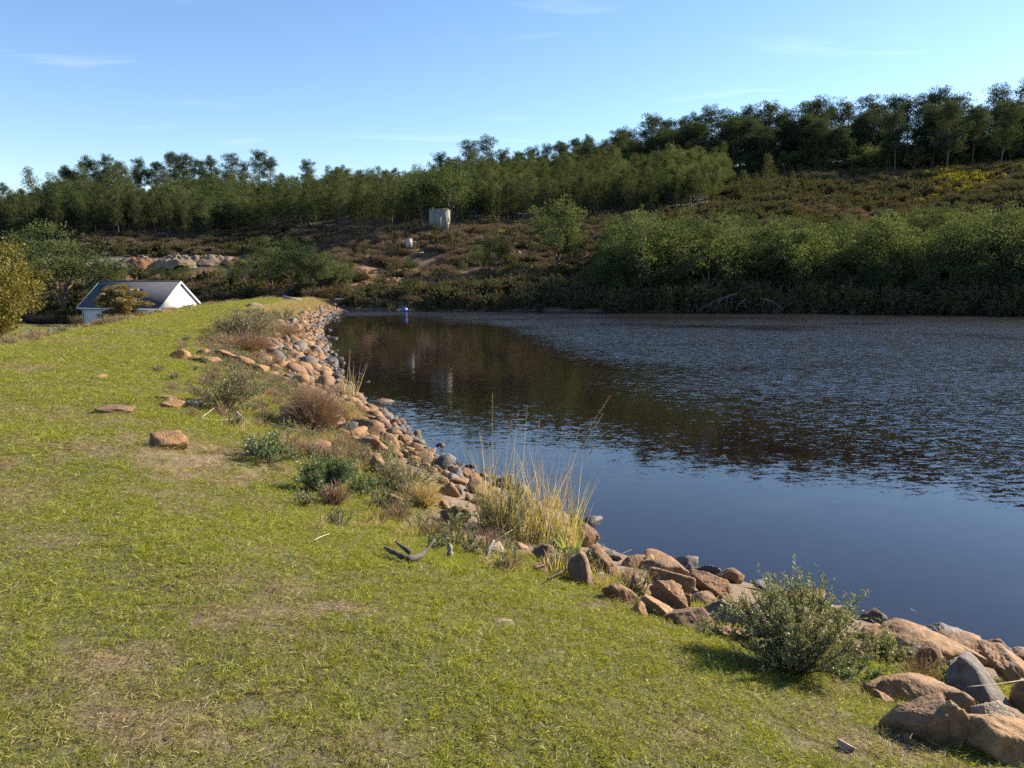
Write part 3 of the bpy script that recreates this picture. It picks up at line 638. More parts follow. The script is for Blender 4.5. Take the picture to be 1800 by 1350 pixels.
MIDROCKS = [(618,705,10,10,'p'),(637,713,17,14,'t'),(652,738,17,12,'b'),(666,735,14,12,'t'),(683,739,18,12,'d'),(698,735,14,9,'g'),(659,754,30,15,'b'),(678,749,23,14,'b'),
 (698,752,19,8,'d'),(715,751,18,7,'d'),(715,759,18,11,'d'),(694,761,34,15,'g'),(681,773,34,18,'b'),(713,773,29,13,'b'),(735,770,16,11,'t'),(700,780,17,11,'t'),
 (736,780,22,15,'g'),(719,784,19,12,'b'),(781,799,14,9,'g'),(769,807,19,12,'g'),(748,791,17,10,'d'),(758,796,11,10,'g'),(728,810,21,14,'t'),(747,812,29,14,'b'),
 (640,797,23,17,'t'),(616,766,11,13,'t'),(642,768,14,13,'t'),(791,822,23,13,'d'),(797,830,19,19,'b'),(781,833,16,13,'t'),(803,847,35,16,'b'),(779,848,18,16,'t'),
 (792,865,27,25,'t'),(807,864,14,19,'g'),(839,855,17,18,'b'),(842,871,17,13,'t'),(840,883,24,13,'b'),(823,877,10,16,'b'),(787,892,28,17,'t'),(755,852,20,14,'t'),
 (600,780,24,14,'t'),(575,770,18,12,'t'),(620,812,20,12,'b'),(540,765,20,10,'b'),(700,800,16,10,'b'),(760,830,20,14,'b'),(860,905,18,14,'b'),(880,930,20,14,'b'),(915,962,24,14,'b')]
for i, (cx, cy, w, h, mk) in enumerate(MIDROCKS):
    put_rock(cx, cy, w * 1.06, h * 1.06, mk, ('angular', 'round', 'block', 'slab', 'angular')[i % 5], '%s rock tumbled %s between the pinkish bush and the reeds' % ({'b': 'brown', 't': 'tan', 'g': 'grey', 'd': 'dark wet', 'p': 'pale'}[mk] if w < 22 else {'b': 'big brown', 't': 'big tan', 'g': 'big grey', 'd': 'big dark', 'p': 'big pale'}[mk], 'near the reeds' if cx > 770 else 'midway' if cx > 690 else 'near the bush'), 'tumbled rocks between the pinkish bush and the reeds', rng.uniform(-.3, .4), sub=3, emb=0.3)

# riprap along the whole bank
arc = np.concatenate([[0], np.cumsum(np.linalg.norm(np.diff(WL, axis=0), axis=1))])
def bank_point(a, s):
    x = np.interp(a, arc, WL[:, 0]); y = np.interp(a, arc, WL[:, 1])
    dx = np.interp(a + .3, arc, WL[:, 0]) - np.interp(a - .3, arc, WL[:, 0]); dy = np.interp(a + .3, arc, WL[:, 1]) - np.interp(a - .3, arc, WL[:, 1]); n = np.hypot(dx, dy) + 1e-9
    return x - dy / n * s, y + dx / n * s
g = np.random.default_rng(21)
cand = []
a_near = arc[len(ext0) * 5 - 4]
occ = {}
def free(x, y, r):
    i, j = int(x // 0.8), int(y // 0.8)
    for a in (i - 1, i, i + 1):
        for b in (j - 1, j, j + 1):
            for (qx, qy, qr) in occ.get((a, b), ()):
                if (qx - x) ** 2 + (qy - y) ** 2 < ((qr + r) * 0.72) ** 2: return False
    return True
def occupy(x, y, r): occ.setdefault((int(x // 0.8), int(y // 0.8)), []).append((x, y, r))
for q in ROCKS: occupy(*q)
RIP = []
for k in range(26000):
    a = g.uniform(a_near - 6, arc[-1] - 8); 
    if g.random() < 0.35: a = g.uniform(a_near - 3, a_near + 22)
    s = g.uniform(-0.75, 3.6); x, y = bank_point(a, s); D = math.hypot(x, y)
    top = 1.45 + 1.45 * float(smooth(18, 34, D)) - 1.0 * float(smooth(58, 75, D)) + 1.1 * (float(fbm(x, y, 2.5, 2, 31)) - 0.5) * 2
    if D < 16 and s > 2.3: continue
    if D < 12.5 and (s > 1.9 or g.random() < 0.93): continue
    if y > 60 and g.random() < 0.3: continue
    if s > top or y < 1.5: continue
    r = float(np.clip(g.lognormal(math.log(0.155), 0.48), 0.06, 0.40)) * (0.75 if s < 0 else 1.0) * (0.8 if D < 12 else 1.0)
    if not free(x, y, r): continue
    occupy(x, y, r); RIP.append((x, y, s, r, D))
RIP.sort(key=lambda q: q[4] - 8 * q[3])
RIP = np.array(RIP); RZ = ground_z(RIP[:, 0], RIP[:, 1])
styles = ['block', 'angular', 'angular', 'slab', 'angular', 'block']
def rip_col(s, g):
    if s < 0.25: return g.choice(['d', 'g', 'd', 'b'])
    return g.choice(['b', 't', 'b', 't', 'b', 't', 'g', 'b', 'd', 't'])
NI = 170
vis = []
for i in range(len(RIP)):
    x, y, s, r, D = RIP[i]; uu, vv, _ = to_pix(x, y, RZ[i]); vis.append(-40 < uu < 1840 and vv < 1370)
order = [i for i in range(len(RIP)) if vis[i]][:NI]
oset = set(order)
for i in order:
    x, y, s, r, D = RIP[i]; mk = rip_col(s, g)
    tone = {'b': 'brown', 't': 'tan', 'g': 'grey', 'd': 'dark', 'p': 'pale'}[mk]; size = 'small' if r < .15 else 'larger'
    uu, vv, _ = to_pix(x, y, RZ[i]); wh = 'at the waterline' if s < .4 else 'on the bank slope'
    sec = 'right of the leafy bush' if uu > 1420 else 'between the reeds and the leafy bush' if uu > 1000 else 'between the pinkish bush and the reeds' if uu > 640 else 'beyond the pinkish bush'
    lab = '%s %s rock %s %s' % (size, tone, wh, sec); grp = '%s %s rocks %s %s' % (size, tone, wh, sec)
    o = link('rock', rock_mesh(int(g.integers(40)), 3, styles[int(g.integers(6))], mk), None, (x, y, max(RZ[i], -0.25) + r * 0.18), (g.normal(0, .3), g.normal(0, .3), g.random() * 6.28), (r * g.uniform(.9, 1.35), r * g.uniform(.75, 1.1), r * g.uniform(.55, .9)))
    tag(o, lab, 'rock', grp)
rest = np.array([i for i in range(len(RIP)) if i not in oset])
pm = []
for mk in 'btgdp':
    for k in range(6): W, F = rock_shape(60 + k, 2, styles[k]); pm.append(mk_mesh('riprap_stone', W, F, ROCKM[mk], False))
n = len(rest); rr = RIP[rest, 3]
mi = np.array([{'b': 0, 't': 1, 'g': 2, 'd': 3, 'p': 4}[rip_col(RIP[i, 2], g)] for i in rest])
scatter('riprap', np.stack([RIP[rest, 0], RIP[rest, 1], np.maximum(RZ[rest], -0.2) + rr * 0.15], -1), upright(g, n, 0.35), np.stack([rr * uni(g, .9, 1.4, n), rr * uni(g, .75, 1.1, n), rr * uni(g, .55, .9, n)], -1),
        mi * 6 + g.integers(0, 6, n), proto_collection('riprap_protos', pm), 'tumbled brown and grey stones lining the far bank of the dam', 'rocks')
# stones under the surface of the shallows
g = np.random.default_rng(5); n = 260
a = uni(g, a_near - 4, a_near + 24, n); s = -uni(g, 0.3, 2.6, n); x, y = bank_point(a, s); z = ground_z(x, y); r = uni(g, .10, .34, n)
scatter('submerged_stones', np.stack([x, y, np.minimum(z + r * 0.1, -0.05 - r * .55)], -1), upright(g, n, 0.25), np.stack([r * 1.3, r, r * .5], -1), g.integers(0, 12, n), bpy.data.collections['riprap_protos'], 'brown stones under the shallow water along the near bank', 'rocks')
# ----------------------------------------------------------------------------- plants
def curve_path(g, p0, d, L, n=5, wob=0.12, up=0.0):
    P = [np.asarray(p0, float)]; d = np.asarray(d, float); d = d / np.linalg.norm(d)
    for i in range(n):
        d = d + g.normal(0, wob, 3) + np.array([0, 0, up]); d = d / np.linalg.norm(d); P.append(P[-1] + d * L / n)
    return np.array(P)
def join_geo(name, geos, mats):
    V = []; F4 = []; F3 = []; m4 = []; m3 = []; n = 0
    for i, q in enumerate(geos):
        for f in q.F4: F4.append(f + n); m4.append(np.full(len(f), i))
        for f in q.F3: F3.append(f + n); m3.append(np.full(len(f), i))
        V += q.V; n += q.n
    F = ([np.vstack(F4)] if F4 else []) + ([np.vstack(F3)] if F3 else [])
    me = mk_mesh(name, np.vstack(V), F, mats)
    me.polygons.foreach_set('material_index', np.concatenate(m4 + m3).astype(np.int32)); return me

def shrub_geo(g, w, h, nst, ntw, nlf, LL, LW, spread=1.0, twig_r=0.004, lean=0.0):
    """stems fan out from the base, twigs branch off them, leaves sit along the twigs"""
    st = Geo(); lf = Geo()
    for i in range(nst):
        th = g.random() * 6.283; el = g.uniform(0.15, 1.0); hx = w * 0.5 * spread * (1 - el ** 2 * 0.75)
        tip = np.array([math.cos(th) * hx, math.sin(th) * hx, h * (0.35 + 0.65 * el) * g.uniform(.75, 1.05)])
        P = curve_path(g, (math.cos(th) * w * .04, math.sin(th) * w * .04, -0.02), tip + np.array([0, 0, h * .15]), np.linalg.norm(tip), 6, 0.10)
        st.tube(P, np.linspace(twig_r * 2.2, twig_r * .7, len(P)), 4, False)
        for k in range(ntw):
            t = g.uniform(0.28, 1.0); j = min(int(t * 6), 5); b = P[j] * (1 - (t * 6 - j)) + P[j + 1] * (t * 6 - j)
            d = (P[min(j + 1, 6)] - P[j]); d = d / (np.linalg.norm(d) + 1e-9) + g.normal(0, .55, 3) + np.array([0, 0, .25])
            Q = curve_path(g, b, d, g.uniform(.10, .26) * (w + h) * .5, 4, 0.14, 0.03)
            st.tube(Q, np.linspace(twig_r * .8, twig_r * .35, len(Q)), 3, False)
            if nlf:
                tt = g.random(nlf); jj = np.minimum((tt * 4).astype(int), 3); f = (tt * 4 - jj)[:, None]
                B = Q[jj] * (1 - f) + Q[jj + 1] * f; dd = (Q[jj + 1] - Q[jj]); dd = dd / (np.linalg.norm(dd, axis=1)[:, None] + 1e-9) * .6 + rand_dirs(g, nlf) * .8 + np.array([0, 0, .25])
                lf.leaves(B, dd, rand_dirs(g, nlf), LL * uni(g, .6, 1.2, nlf), LW * uni(g, .7, 1.2, nlf))
    return st, lf
def twig_geo(g, w, h, n, wid):
    """dry bush of bare upright twigs"""
    q = Geo(); P = np.zeros((n, 3)); th = g.random(n) * 6.283; r0 = w * .13 * np.sqrt(g.random(n)); P[:, 0] = np.cos(th) * r0; P[:, 1] = np.sin(th) * r0
    el = uni(g, .30, 1.5, n); D = np.stack([np.cos(th) * np.cos(el) * w * .55, np.sin(th) * np.cos(el) * w * .55, np.sin(el) * h], -1) + g.normal(0, .05 * h, (n, 3))
    L = np.linalg.norm(D, axis=1) * uni(g, .65, 1.08, n)
    q.blades(P, D, L, wid, uni(g, -.15, .25, n), g, 3)
    B = P + D / np.linalg.norm(D, axis=1)[:, None] * (L * uni(g, .4, .9, n))[:, None]
    for k in range(3): q.blades(B, D + g.normal(0, .35 * h, (n, 3)), L * uni(g, .15, .4, n), wid * .7, uni(g, -.2, .3, n), g, 2)
    return q
def tuft_geo(g, w, h, n, wid, bend=(.1, .7)):
    q = Geo(); th = g.random(n) * 6.283; r0 = w * .3 * np.sqrt(g.random(n)); P = np.stack([np.cos(th) * r0, np.sin(th) * r0, np.full(n, -.01)], -1)
    D = np.stack([np.cos(th) * uni(g, .05, .6, n) * w / h, np.sin(th) * uni(g, .05, .6, n) * w / h, np.ones(n)], -1) + g.normal(0, .1, (n, 3))
    q.blades(P, D, h * uni(g, .45, 1.1, n), wid * uni(g, .6, 1.2, n), uni(g, bend[0], bend[1], n), g, 4); return q

def plant(name, cx, cy_base, parts, label, cat, group=None, scale=1.0, sink=0.0):
    """parts: list of (part name, mesh); stands where the pixel meets the ground"""
    P, t = hit(cx, cy_base); e = link(name, None, None, (P[0], P[1], P[2] - sink)); e.scale = (scale,) * 3
    for nm, me in parts: link(nm, me, e)
    return tag(e, label, cat, group)
def size_at(cx, cyb, wpx, hpx):
    P, t = hit(cx, cyb); return wpx * t / 1350, hpx * t / 1350

# leafy bush at the near bank
g = np.random.default_rng(40); w, h = size_at(1395, 1180, 235, 165)
st, lf = shrub_geo(g, w * 1.0, h * 1.0, 74, 16, 16, .022, .0075, 1.0, .0020)
for th, ll in ((0.15, .62), (0.4, .5), (2.9, .52), (1.2, .45)):          # long side shoots
    P = curve_path(g, (math.cos(th) * w * .3, math.sin(th) * w * .2, h * .45), (math.cos(th), math.sin(th) * .3, .75), ll * w * .6, 5, .1); st.tube(P, np.linspace(.003, .001, 6), 3, False)
    tt = np.repeat(P, 26, 0) + g.normal(0, .008, (len(P) * 26, 3)); lf.leaves(tt, rand_dirs(g, len(tt)) + np.array([0, 0, .5]), rand_dirs(g, len(tt)), .02, .0065)
plant('bush', 1395, 1180, [('stems', st.mesh('stems', M_BARK)), ('foliage', lf.mesh('foliage', M_SHRUB))], 'grey green small leaved bush on the near bank casting a long shadow', 'bush')
# smaller shrubs of the bank
SHRUBS = [ # cx, base y, w, h px, stems, twigs, leaves, leaf len, wid, material, label
 (565, 868, 112, 72, 40, 11, 12, .034, .010, M_SHRUBG, 'rounded bright green shrub on the lawn edge with a dark shadow'),
 (395, 722, 120, 76, 34, 11, 12, .05, .011, M_OLIVE, 'olive green shrub at the lawn edge behind the pale sticks'),
 (470, 812, 130, 50, 26, 8, 9, .035, .012, M_SHRUBG, 'low green weed patch below the dry pinkish shrub'),
 (715, 868, 120, 72, 34, 9, 9, .030, .008, M_SHRUB, 'thin grey green weed on the slope left of the reeds'),
 (640, 872, 60, 42, 16, 8, 8, .03, .011, M_SHRUBG, 'small green weed beside the rock with a yellow face'),
 (885, 945, 120, 105, 36, 10, 10, .028, .007, M_SHRUB, 'wispy grey green shrub growing against the left of the reeds'),
 (800, 935, 60, 60, 14, 7, 8, .03, .008, M_SHRUB, 'small wispy weed between brown rocks left of the reeds'),
 (1560, 1165, 80, 62, 24, 8, 10, .022, .009, M_SHRUB, 'leafy weed growing between the long tan boulders'),
 (1672, 1205, 84, 46, 22, 8, 9, .020, .008, M_SHRUB, 'low leafy weed on the grey rock of the near bank'),
 (1500, 1190, 120, 46, 26, 8, 9, .020, .008, M_SHRUBG, 'low green weed spreading at the right foot of the leafy bush'),
 (1240, 1116, 40, 36, 10, 6, 8, .020, .006, M_SHRUB, 'small blue green sprig in front of the wide brown boulder'),
 (430, 600, 105, 52, 40, 11, 12, .085, .022, M_OLIVE, 'wide olive shrub on the crest beyond the line of rocks'),
 (500, 566, 60, 26, 24, 9, 10, .10, .02, M_SHRUB, 'greyish shrub on the crest near the far end of the bank'),
 (700, 800, 50, 34, 14, 7, 8, .03, .009, M_SHRUB, 'small grey green sprig among the tumbled rocks'),
 (222, 712, 44, 16, 10, 6, 8, .03, .008, M_GORSE, 'tiny yellow flowered weed behind the long low rock on the lawn'),
]
for i, (cx, cy, wp, hp, ns, ntw, nl, ll, lw, mt, lab) in enumerate(SHRUBS):
    g = np.random.default_rng(300 + i); w, h = size_at(cx, cy, wp, hp); st, lf = shrub_geo(g, w, h, ns, ntw, nl, ll, lw, 1.0, max(.0016, .003 * w))
    plant('shrub', cx, cy, [('stems', st.mesh('stems', M_BARKP)), ('foliage', lf.mesh('foliage', mt))], lab, 'shrub')
DRYSH = [(552, 756, 112, 80, 1500, 'dry pinkish brown bush of bare twigs on the slope'), (588, 888, 60, 42, 260, 'small bare twiggy bush in front of the bright green shrub'),
         (425, 618, 110, 34, 900, 'spreading brown dry bush beside the line of rocks'), (745, 890, 70, 46, 300, 'dry pale weed stalks on the slope left of the reeds'),
         (500, 592, 70, 26, 500, 'brown dry bush near the far rocks of the bank'), (610, 745, 60, 46, 420, 'pale dry weed at the right of the pinkish bush'), (470, 640, 60, 24, 300, 'low brown dry bush above the far rocks')]
for i, (cx, cy, wp, hp, n, lab) in enumerate(DRYSH):
    g = np.random.default_rng(500 + i); w, h = size_at(cx, cy, wp, hp); plant('dry_bush', cx, cy, [('twigs', twig_geo(g, w, h, n, .006 * max(1, w * .9)).mesh('twigs', M_TWIG if 'pale' not in lab else M_DRYG))], lab, 'bush')

# reeds
def reeds(cx, cyb, wp, hp, ng_, nd_, stalks, label, seed, wid=.010):
    g = np.random.default_rng(seed); w, h = size_at(cx, cyb, wp, hp); P0, t = hit(cx, cyb)
    e = link('reed_clump', None, None, P0)
    def blades(n, hmin, hmax, lean):
        q = Geo(); x = uni(g, -.5, .5, n) * w; y = g.normal(0, .16 * w, n); X = P0[0] + x; Y = P0[1] + y; z = ground_z(X, Y) - P0[2] - .02
        z = np.maximum(z, -P0[2] - .1)
        D = np.stack([g.normal(0, lean, n), g.normal(0, lean, n), np.ones(n)], -1); hv = hmin + (hmax - hmin) * g.random(n) ** 1.7
        q.blades(np.stack([x, y, z], -1), D, h * hv, wid * uni(g, .6, 1.3, n), np.abs(g.normal(0, .16, n)), g, 5); return q
    link('dry_blades', blades(nd_, .22, .92, .15).mesh('dry_blades', M_REED), e); link('green_blades', blades(ng_, .22, .72, .15).mesh('green_blades', M_REEDG), e)
    for (dx, tx, hh) in stalks:                    # flowering stalks, each with its seed head
        a = np.array([dx * w, g.normal(0, .06) * w, 0.0]); b = np.array([tx * w, g.normal(0, .08) * w, hh * h]); c = (a + b) / 2 + np.array([(dx - tx) * w * .12, 0, h * .10])
        T = np.linspace(0, 1, 9)[:, None]; Q = (1 - T) ** 2 * a + 2 * T * (1 - T) * c + T ** 2 * b
        q = Geo(); q.tube(Q, np.linspace(.0042, .0016, 9) * wid / .010, 4, False); so = link('stalk', q.mesh('stalk', M_STRAW), e)
        hd = Geo(); m_ = 46; T = uni(g, .86, 1.0, m_)[:, None]; B = (1 - T) ** 2 * a + 2 * T * (1 - T) * c + T ** 2 * b; dd = (b - c) / np.linalg.norm(b - c)
        hd.leaves(B, dd + g.normal(0, .28, (m_, 3)), rand_dirs(g, m_), .045 * wid / .010, .006 * wid / .010); link('seed_head', hd.mesh('seed_head', M_TWIG), so)
    return tag(e, label, 'reeds')
reeds(930, 950, 175, 225, 300, 480, [(-.38, -.36, 1.16), (-.1, -.02, 1.05), (.0, .10, .95), (.1, .80, 1.12), (.2, .72, 1.0), (.3, .62, .8), (-.3, -.18, .95), (.2, .34, .85), (-.2, -.12, 1.02), (.25, .5, .9)], 'tall clump of yellow and green reeds at the near waterline', 61, .0075)
reeds(612, 702, 34, 84, 14, 60, [(-.1, .15, 1.0), (.1, .1, .85), (.2, 1.0, .72), (.35, .7, .45), (-.3, -.2, .7)], 'thin group of dry reed stalks at the waterline beyond the pinkish bush', 62, .018)
reeds(985, 1010, 60, 70, 60, 60, [], 'low fringe of green reed leaves below the tall reeds', 63)
# bright green shoots between the rocks
for i, (cx, cy, wp, hp, lab) in enumerate([(1600, 1168, 34, 34, 'bright green blades sprouting between the tan boulders'), (1142, 1056, 24, 20, 'yellow green shoots at the lawn edge beside the rounded rock'), (1073, 1048, 12, 26, 'two upright green shoots in front of the rounded brown rock'), (1644, 1290, 12, 24, 'single green shoot beside the upright lumpy boulder'), (1005, 975, 40, 46, 'broad green reed leaves in front of the upright boulder')]):
    g = np.random.default_rng(700 + i); w, h = size_at(cx, cy, wp, hp); plant('green_shoots', cx, cy, [('blades', tuft_geo(g, w, h, 9, .16 * w, (.0, .4)).mesh('blades', M_FRESH))], lab, 'shoots')

# ----------------------------------------------------------------------------- grass
tufts = []
for k in range(5):
    g = np.random.default_rng(800 + k); q = Geo(); n = 46; th = g.random(n) * 6.283; r0 = .065 * np.sqrt(g.random(n))
    P = np.stack([np.cos(th) * r0, np.sin(th) * r0, np.full(n, -.004)], -1); D = np.stack([g.normal(0, .8, n), g.normal(0, .8, n), np.ones(n) * .8], -1)
    q.blades(P, D, uni(g, .012, .036, n), uni(g, .0020, .0036, n), uni(g, .1, .9, n), g, 2); tufts.append(q.mesh('tuft', M_GRASS))
for k in range(3):                                # dry thatch and runners lying flat
    g = np.random.default_rng(820 + k); q = Geo(); n = 26; P = np.stack([g.normal(0, .045, n), g.normal(0, .045, n), uni(g, .002, .012, n)], -1)
    D = np.stack([g.normal(0, 1, n), g.normal(0, 1, n), uni(g, -.02, .22, n)], -1); q.blades(P, D, uni(g, .015, .048, n), uni(g, .0014, .0028, n), .02, g, 2); tufts.append(q.mesh('thatch', M_THATCH))
tufts.append(tuft_geo(np.random.default_rng(830), .10, .085, 40, .0034, (.2, .9)).mesh('tall_tuft', M_GRASS))
tuft_c = proto_collection('lawn_tufts', tufts)
g = np.random.default_rng(90)
PX, PY, SC = [], [], []
for (r0, r1, dens, sc, half) in ((1.0, 4.5, 760, .95, 60), (4.5, 8, 520, 1.1, 50), (8, 14, 260, 1.5, 46), (14, 26, 110, 2.2, 44), (26, 50, 34, 3.4, 44), (50, 118, 12, 5.0, 44)):
    n = int(dens * R(2 * half) / 2 * (r1 ** 2 - r0 ** 2)); r = np.sqrt(uni(g, r0 * r0, r1 * r1, n)); a = R(half) * uni(g, -1, 1, n)
    PX.append(r * np.sin(a)); PY.append(r * np.cos(a)); SC.append(np.full(n, sc))
X = np.concatenate(PX); Y = np.concatenate(PY); S = np.concatenate(SC); s = bank_s(X, Y)
e = lawn_mask(X, Y, s); k = (e > g.random(len(X))) & (s < 120) & (np.hypot(X, Y) < np.where(s > 15, 113, 97))
k &= (s < 9.6) | (g.random(len(X)) < .6)
X, Y, S, s = X[k], Y[k], S[k], s[k]; Z = ground_z(X, Y); dr = dryness(X, Y, Z); n = len(X)
k = (g.random(n) > dr * .15) & (Z > -2.6); X, Y, S, Z, dr = X[k], Y[k], S[k], Z[k], dr[k]; n = len(X)
idx = g.integers(0, 5, n); th = g.random(n) < (.08 + .75 * dr); idx[th] = 5 + g.integers(0, 3, th.sum()); tl = g.random(n) < .012 * smooth(.45, .65, fbm(X, Y, .8, 3, 55)) * 4; idx[tl] = 8
hs = S * uni(g, .65, 1.25, n) * (1 - .35 * dr) * (.7 + .6 * fbm(X, Y, .35, 3, 56))
scatter('grass', np.stack([X, Y, Z], -1), upright(g, n, .2), np.stack([S, S, np.where(S > 2, .8, 1) * hs], -1), idx, tuft_c, 'short yellow green lawn with dry patches on the dam crest', 'grass', {'dry': dr})
# coarse grass and weeds of the bank and of the downstream edge
bt = [tuft_geo(np.random.default_rng(840 + k), .22, .22, 60, .005).mesh('dry_tuft', M_DRYG) for k in range(3)]
bt += [tuft_geo(np.random.default_rng(850 + k), .18, .15, 60, .006).mesh('green_tuft', M_GRASS) for k in range(2)]
bt += [twig_geo(np.random.default_rng(855 + k), .3, .22, 90, .005).mesh('weed_twigs', M_TWIG) for k in range(2)]
for k in range(2):
    st, lf = shrub_geo(np.random.default_rng(860 + k), .32, .22, 10, 6, 9, .03, .009); bt.append(join_geo('weed', [st, lf], [M_BARKP, M_SHRUB]))
wc = proto_collection('bank_weeds', bt)
g = np.random.default_rng(91); PP = []
n = 15000; a = uni(g, a_near - 5, arc[-1] - 8, n); s = uni(g, .5, 5.0, n); x, y = bank_point(a, s); D = np.hypot(x, y)
k = (g.random(n) < np.exp(-((s - (2.6 + .6 * smooth(15, 40, D))) / .95) ** 2) * (.35 + fbm(x, y, 2.2, 3, 33)) * smooth(4.5, 7, D) * (1.9 - .9 * smooth(20, 35, D))) & ((D > 10.5) | (s > 2.3)); x, y, D = x[k], y[k], D[k]; sc = .75 + .8 * smooth(8, 60, D)
tp = g.choice([0, 1, 2, 3, 4, 3, 4, 5, 6, 7, 8, 7, 8], k.sum()); tp = np.where(y > 50, g.choice([0, 1, 2, 0, 1, 3], k.sum()), tp); PP.append((x, y, sc * uni(g, .7, 1.4, len(x)), tp))
n = 2600; a = uni(g, a_near + 2, arc[-1] - 8, n); s = uni(g, 8.8, 12.5, n); x, y = bank_point(a, s); k = (fbm(x, y, 5, 3, 34) > .44) & (np.hypot(x, y) > 9); x, y = x[k], y[k]; PP.append((x, y, uni(g, .8, 1.9, len(x)), g.choice([0, 1, 2, 5, 6, 7, 8, 0, 5], len(x))))
x = np.concatenate([p[0] for p in PP]); y = np.concatenate([p[1] for p in PP]); sc = np.concatenate([p[2] for p in PP]); tp = np.concatenate([p[3] for p in PP]); n = len(x)
scatter('bank_weeds', np.stack([x, y, ground_z(x, y)], -1), upright(g, n, .15), np.stack([sc, sc, sc], -1), tp, wc, 'dry grass and weeds fringing the rocks and the far side of the crest', 'weeds', {'dry': fbm(x, y, 1.5, 3, 35)})
# ----------------------------------------------------------------------------- trees
def clumps(q, g, C, rad, n, L, W, flat=.7, outw=None):
    """leafy clumps round the centres C"""
    m_ = len(C); rad = np.broadcast_to(rad, (m_,)); P = np.repeat(C, n, 0); d = rand_dirs(g, m_ * n); rr = np.repeat(rad, n) * g.random(m_ * n) ** .45
    off = d * rr[:, None]; off[:, 2] *= flat; D = d + g.normal(0, .5, d.shape) + np.array([0, 0, .35])
    q.leaves(P + off, D, rand_dirs(g, m_ * n), L * uni(g, .6, 1.3, m_ * n), W * uni(g, .7, 1.3, m_ * n))
def tree_pine(seed, H=16.0):
    g = np.random.default_rng(seed); tr = Geo(); cr = Geo()
    T = curve_path(g, (0, 0, -.6), (g.normal(0, .04), g.normal(0, .04), 1), H * .93, 9, .035, .02); tr.tube(T, np.linspace(.24, .06, 10) * H / 16, 6, False)
    C = []; Rd = []; c0 = g.uniform(.22, .46); nb = 34
    for i in range(nb):
        t = c0 + (1 - c0) * (i + g.random()) / nb; k = t * 9 * .999; j = int(k); b = T[j] * (1 - k + j) + T[min(j + 1, 9)] * (k - j)
        u_ = (t - c0) / (1 - c0); L = H * (.13 + .17 * math.sin(math.pi * min(u_ * .70 + .25, 1))) * g.uniform(.5, 1.2)
        th = i * 2.4 + g.normal(0, .5); Q = curve_path(g, b, (math.cos(th), math.sin(th), .25 + .5 * u_), L, 4, .14, .06); tr.tube(Q, np.linspace(.07, .02, 5) * H / 16, 4, False)
        for f in (2, 3, 4):
            if g.random() < .9: C.append(Q[f] + g.normal(0, .02 * H, 3)); Rd.append(H * g.uniform(.045, .085))
    C.append(T[-1]); Rd.append(H * .06); C.append(T[-2]); Rd.append(H * .06)
    clumps(cr, g, np.array(C), np.array(Rd), 70, .030 * H, .0085 * H, .62); return tr, cr
def tree_round(seed, H=9.0, spread=.42, low=.25, ncl=80, nl=70, leaf=.028):
    """billowy broad crown on forking limbs"""
    g = np.random.default_rng(seed); tr = Geo(); cr = Geo(); C = []; Rd = []
    T = curve_path(g, (0, 0, -.5), (g.normal(0, .08), g.normal(0, .08), 1), H * (low + .15), 5, .06, .03); tr.tube(T, np.linspace(.020, .012, 6) * H, 6, False)
    nl_ = 6
    for i in range(nl_):
        th = i * 6.283 / nl_ + g.normal(0, .4); el = g.uniform(.35, 1.35); L = H * g.uniform(.30, .60)
        Q = curve_path(g, T[g.integers(3, 6)], (math.cos(th) * math.cos(el), math.sin(th) * math.cos(el), math.sin(el)), L, 6, .12, .05); tr.tube(Q, np.linspace(.010, .003, 7) * H, 5, False)
        for f in (3, 4, 5, 6): C.append(Q[f]); Rd.append(H * g.uniform(.06, .10))
        for k in range(2):
            Q2 = curve_path(g, Q[g.integers(2, 5)], rand_dirs(g, 1)[0] + np.array([math.cos(th), math.sin(th), .6]), L * .5, 4, .15, .05); tr.tube(Q2, np.linspace(.005, .002, 5) * H, 4, False)
            for f in (2, 4): C.append(Q2[f]); Rd.append(H * g.uniform(.05, .09))
    m_ = ncl - len(C); lob = rand_dirs(g, m_); lob[:, 2] = np.abs(lob[:, 2]) * 1.1 - .25; rr = g.random(m_) ** .4
    bump_ = 1 + .22 * np.sin(3 * np.arctan2(lob[:, 1], lob[:, 0]) + seed) * np.cos(2.3 * lob[:, 2] + seed)
    zc = H * (low + .5 * (1 - low)); E = np.stack([lob[:, 0] * spread * H * bump_, lob[:, 1] * spread * H * bump_, lob[:, 2] * H * (1 - low) * .5 * bump_], -1) * rr[:, None]
    E[:, 2] += zc; C = np.vstack([np.array(C), E]); Rd = np.concatenate([Rd, H * uni(g, .05, .095, m_)])
    C[:, 2] = np.minimum(C[:, 2], H * .97)
    clumps(cr, g, C, Rd, nl, leaf * H, leaf * .42 * H, .8); return tr, cr
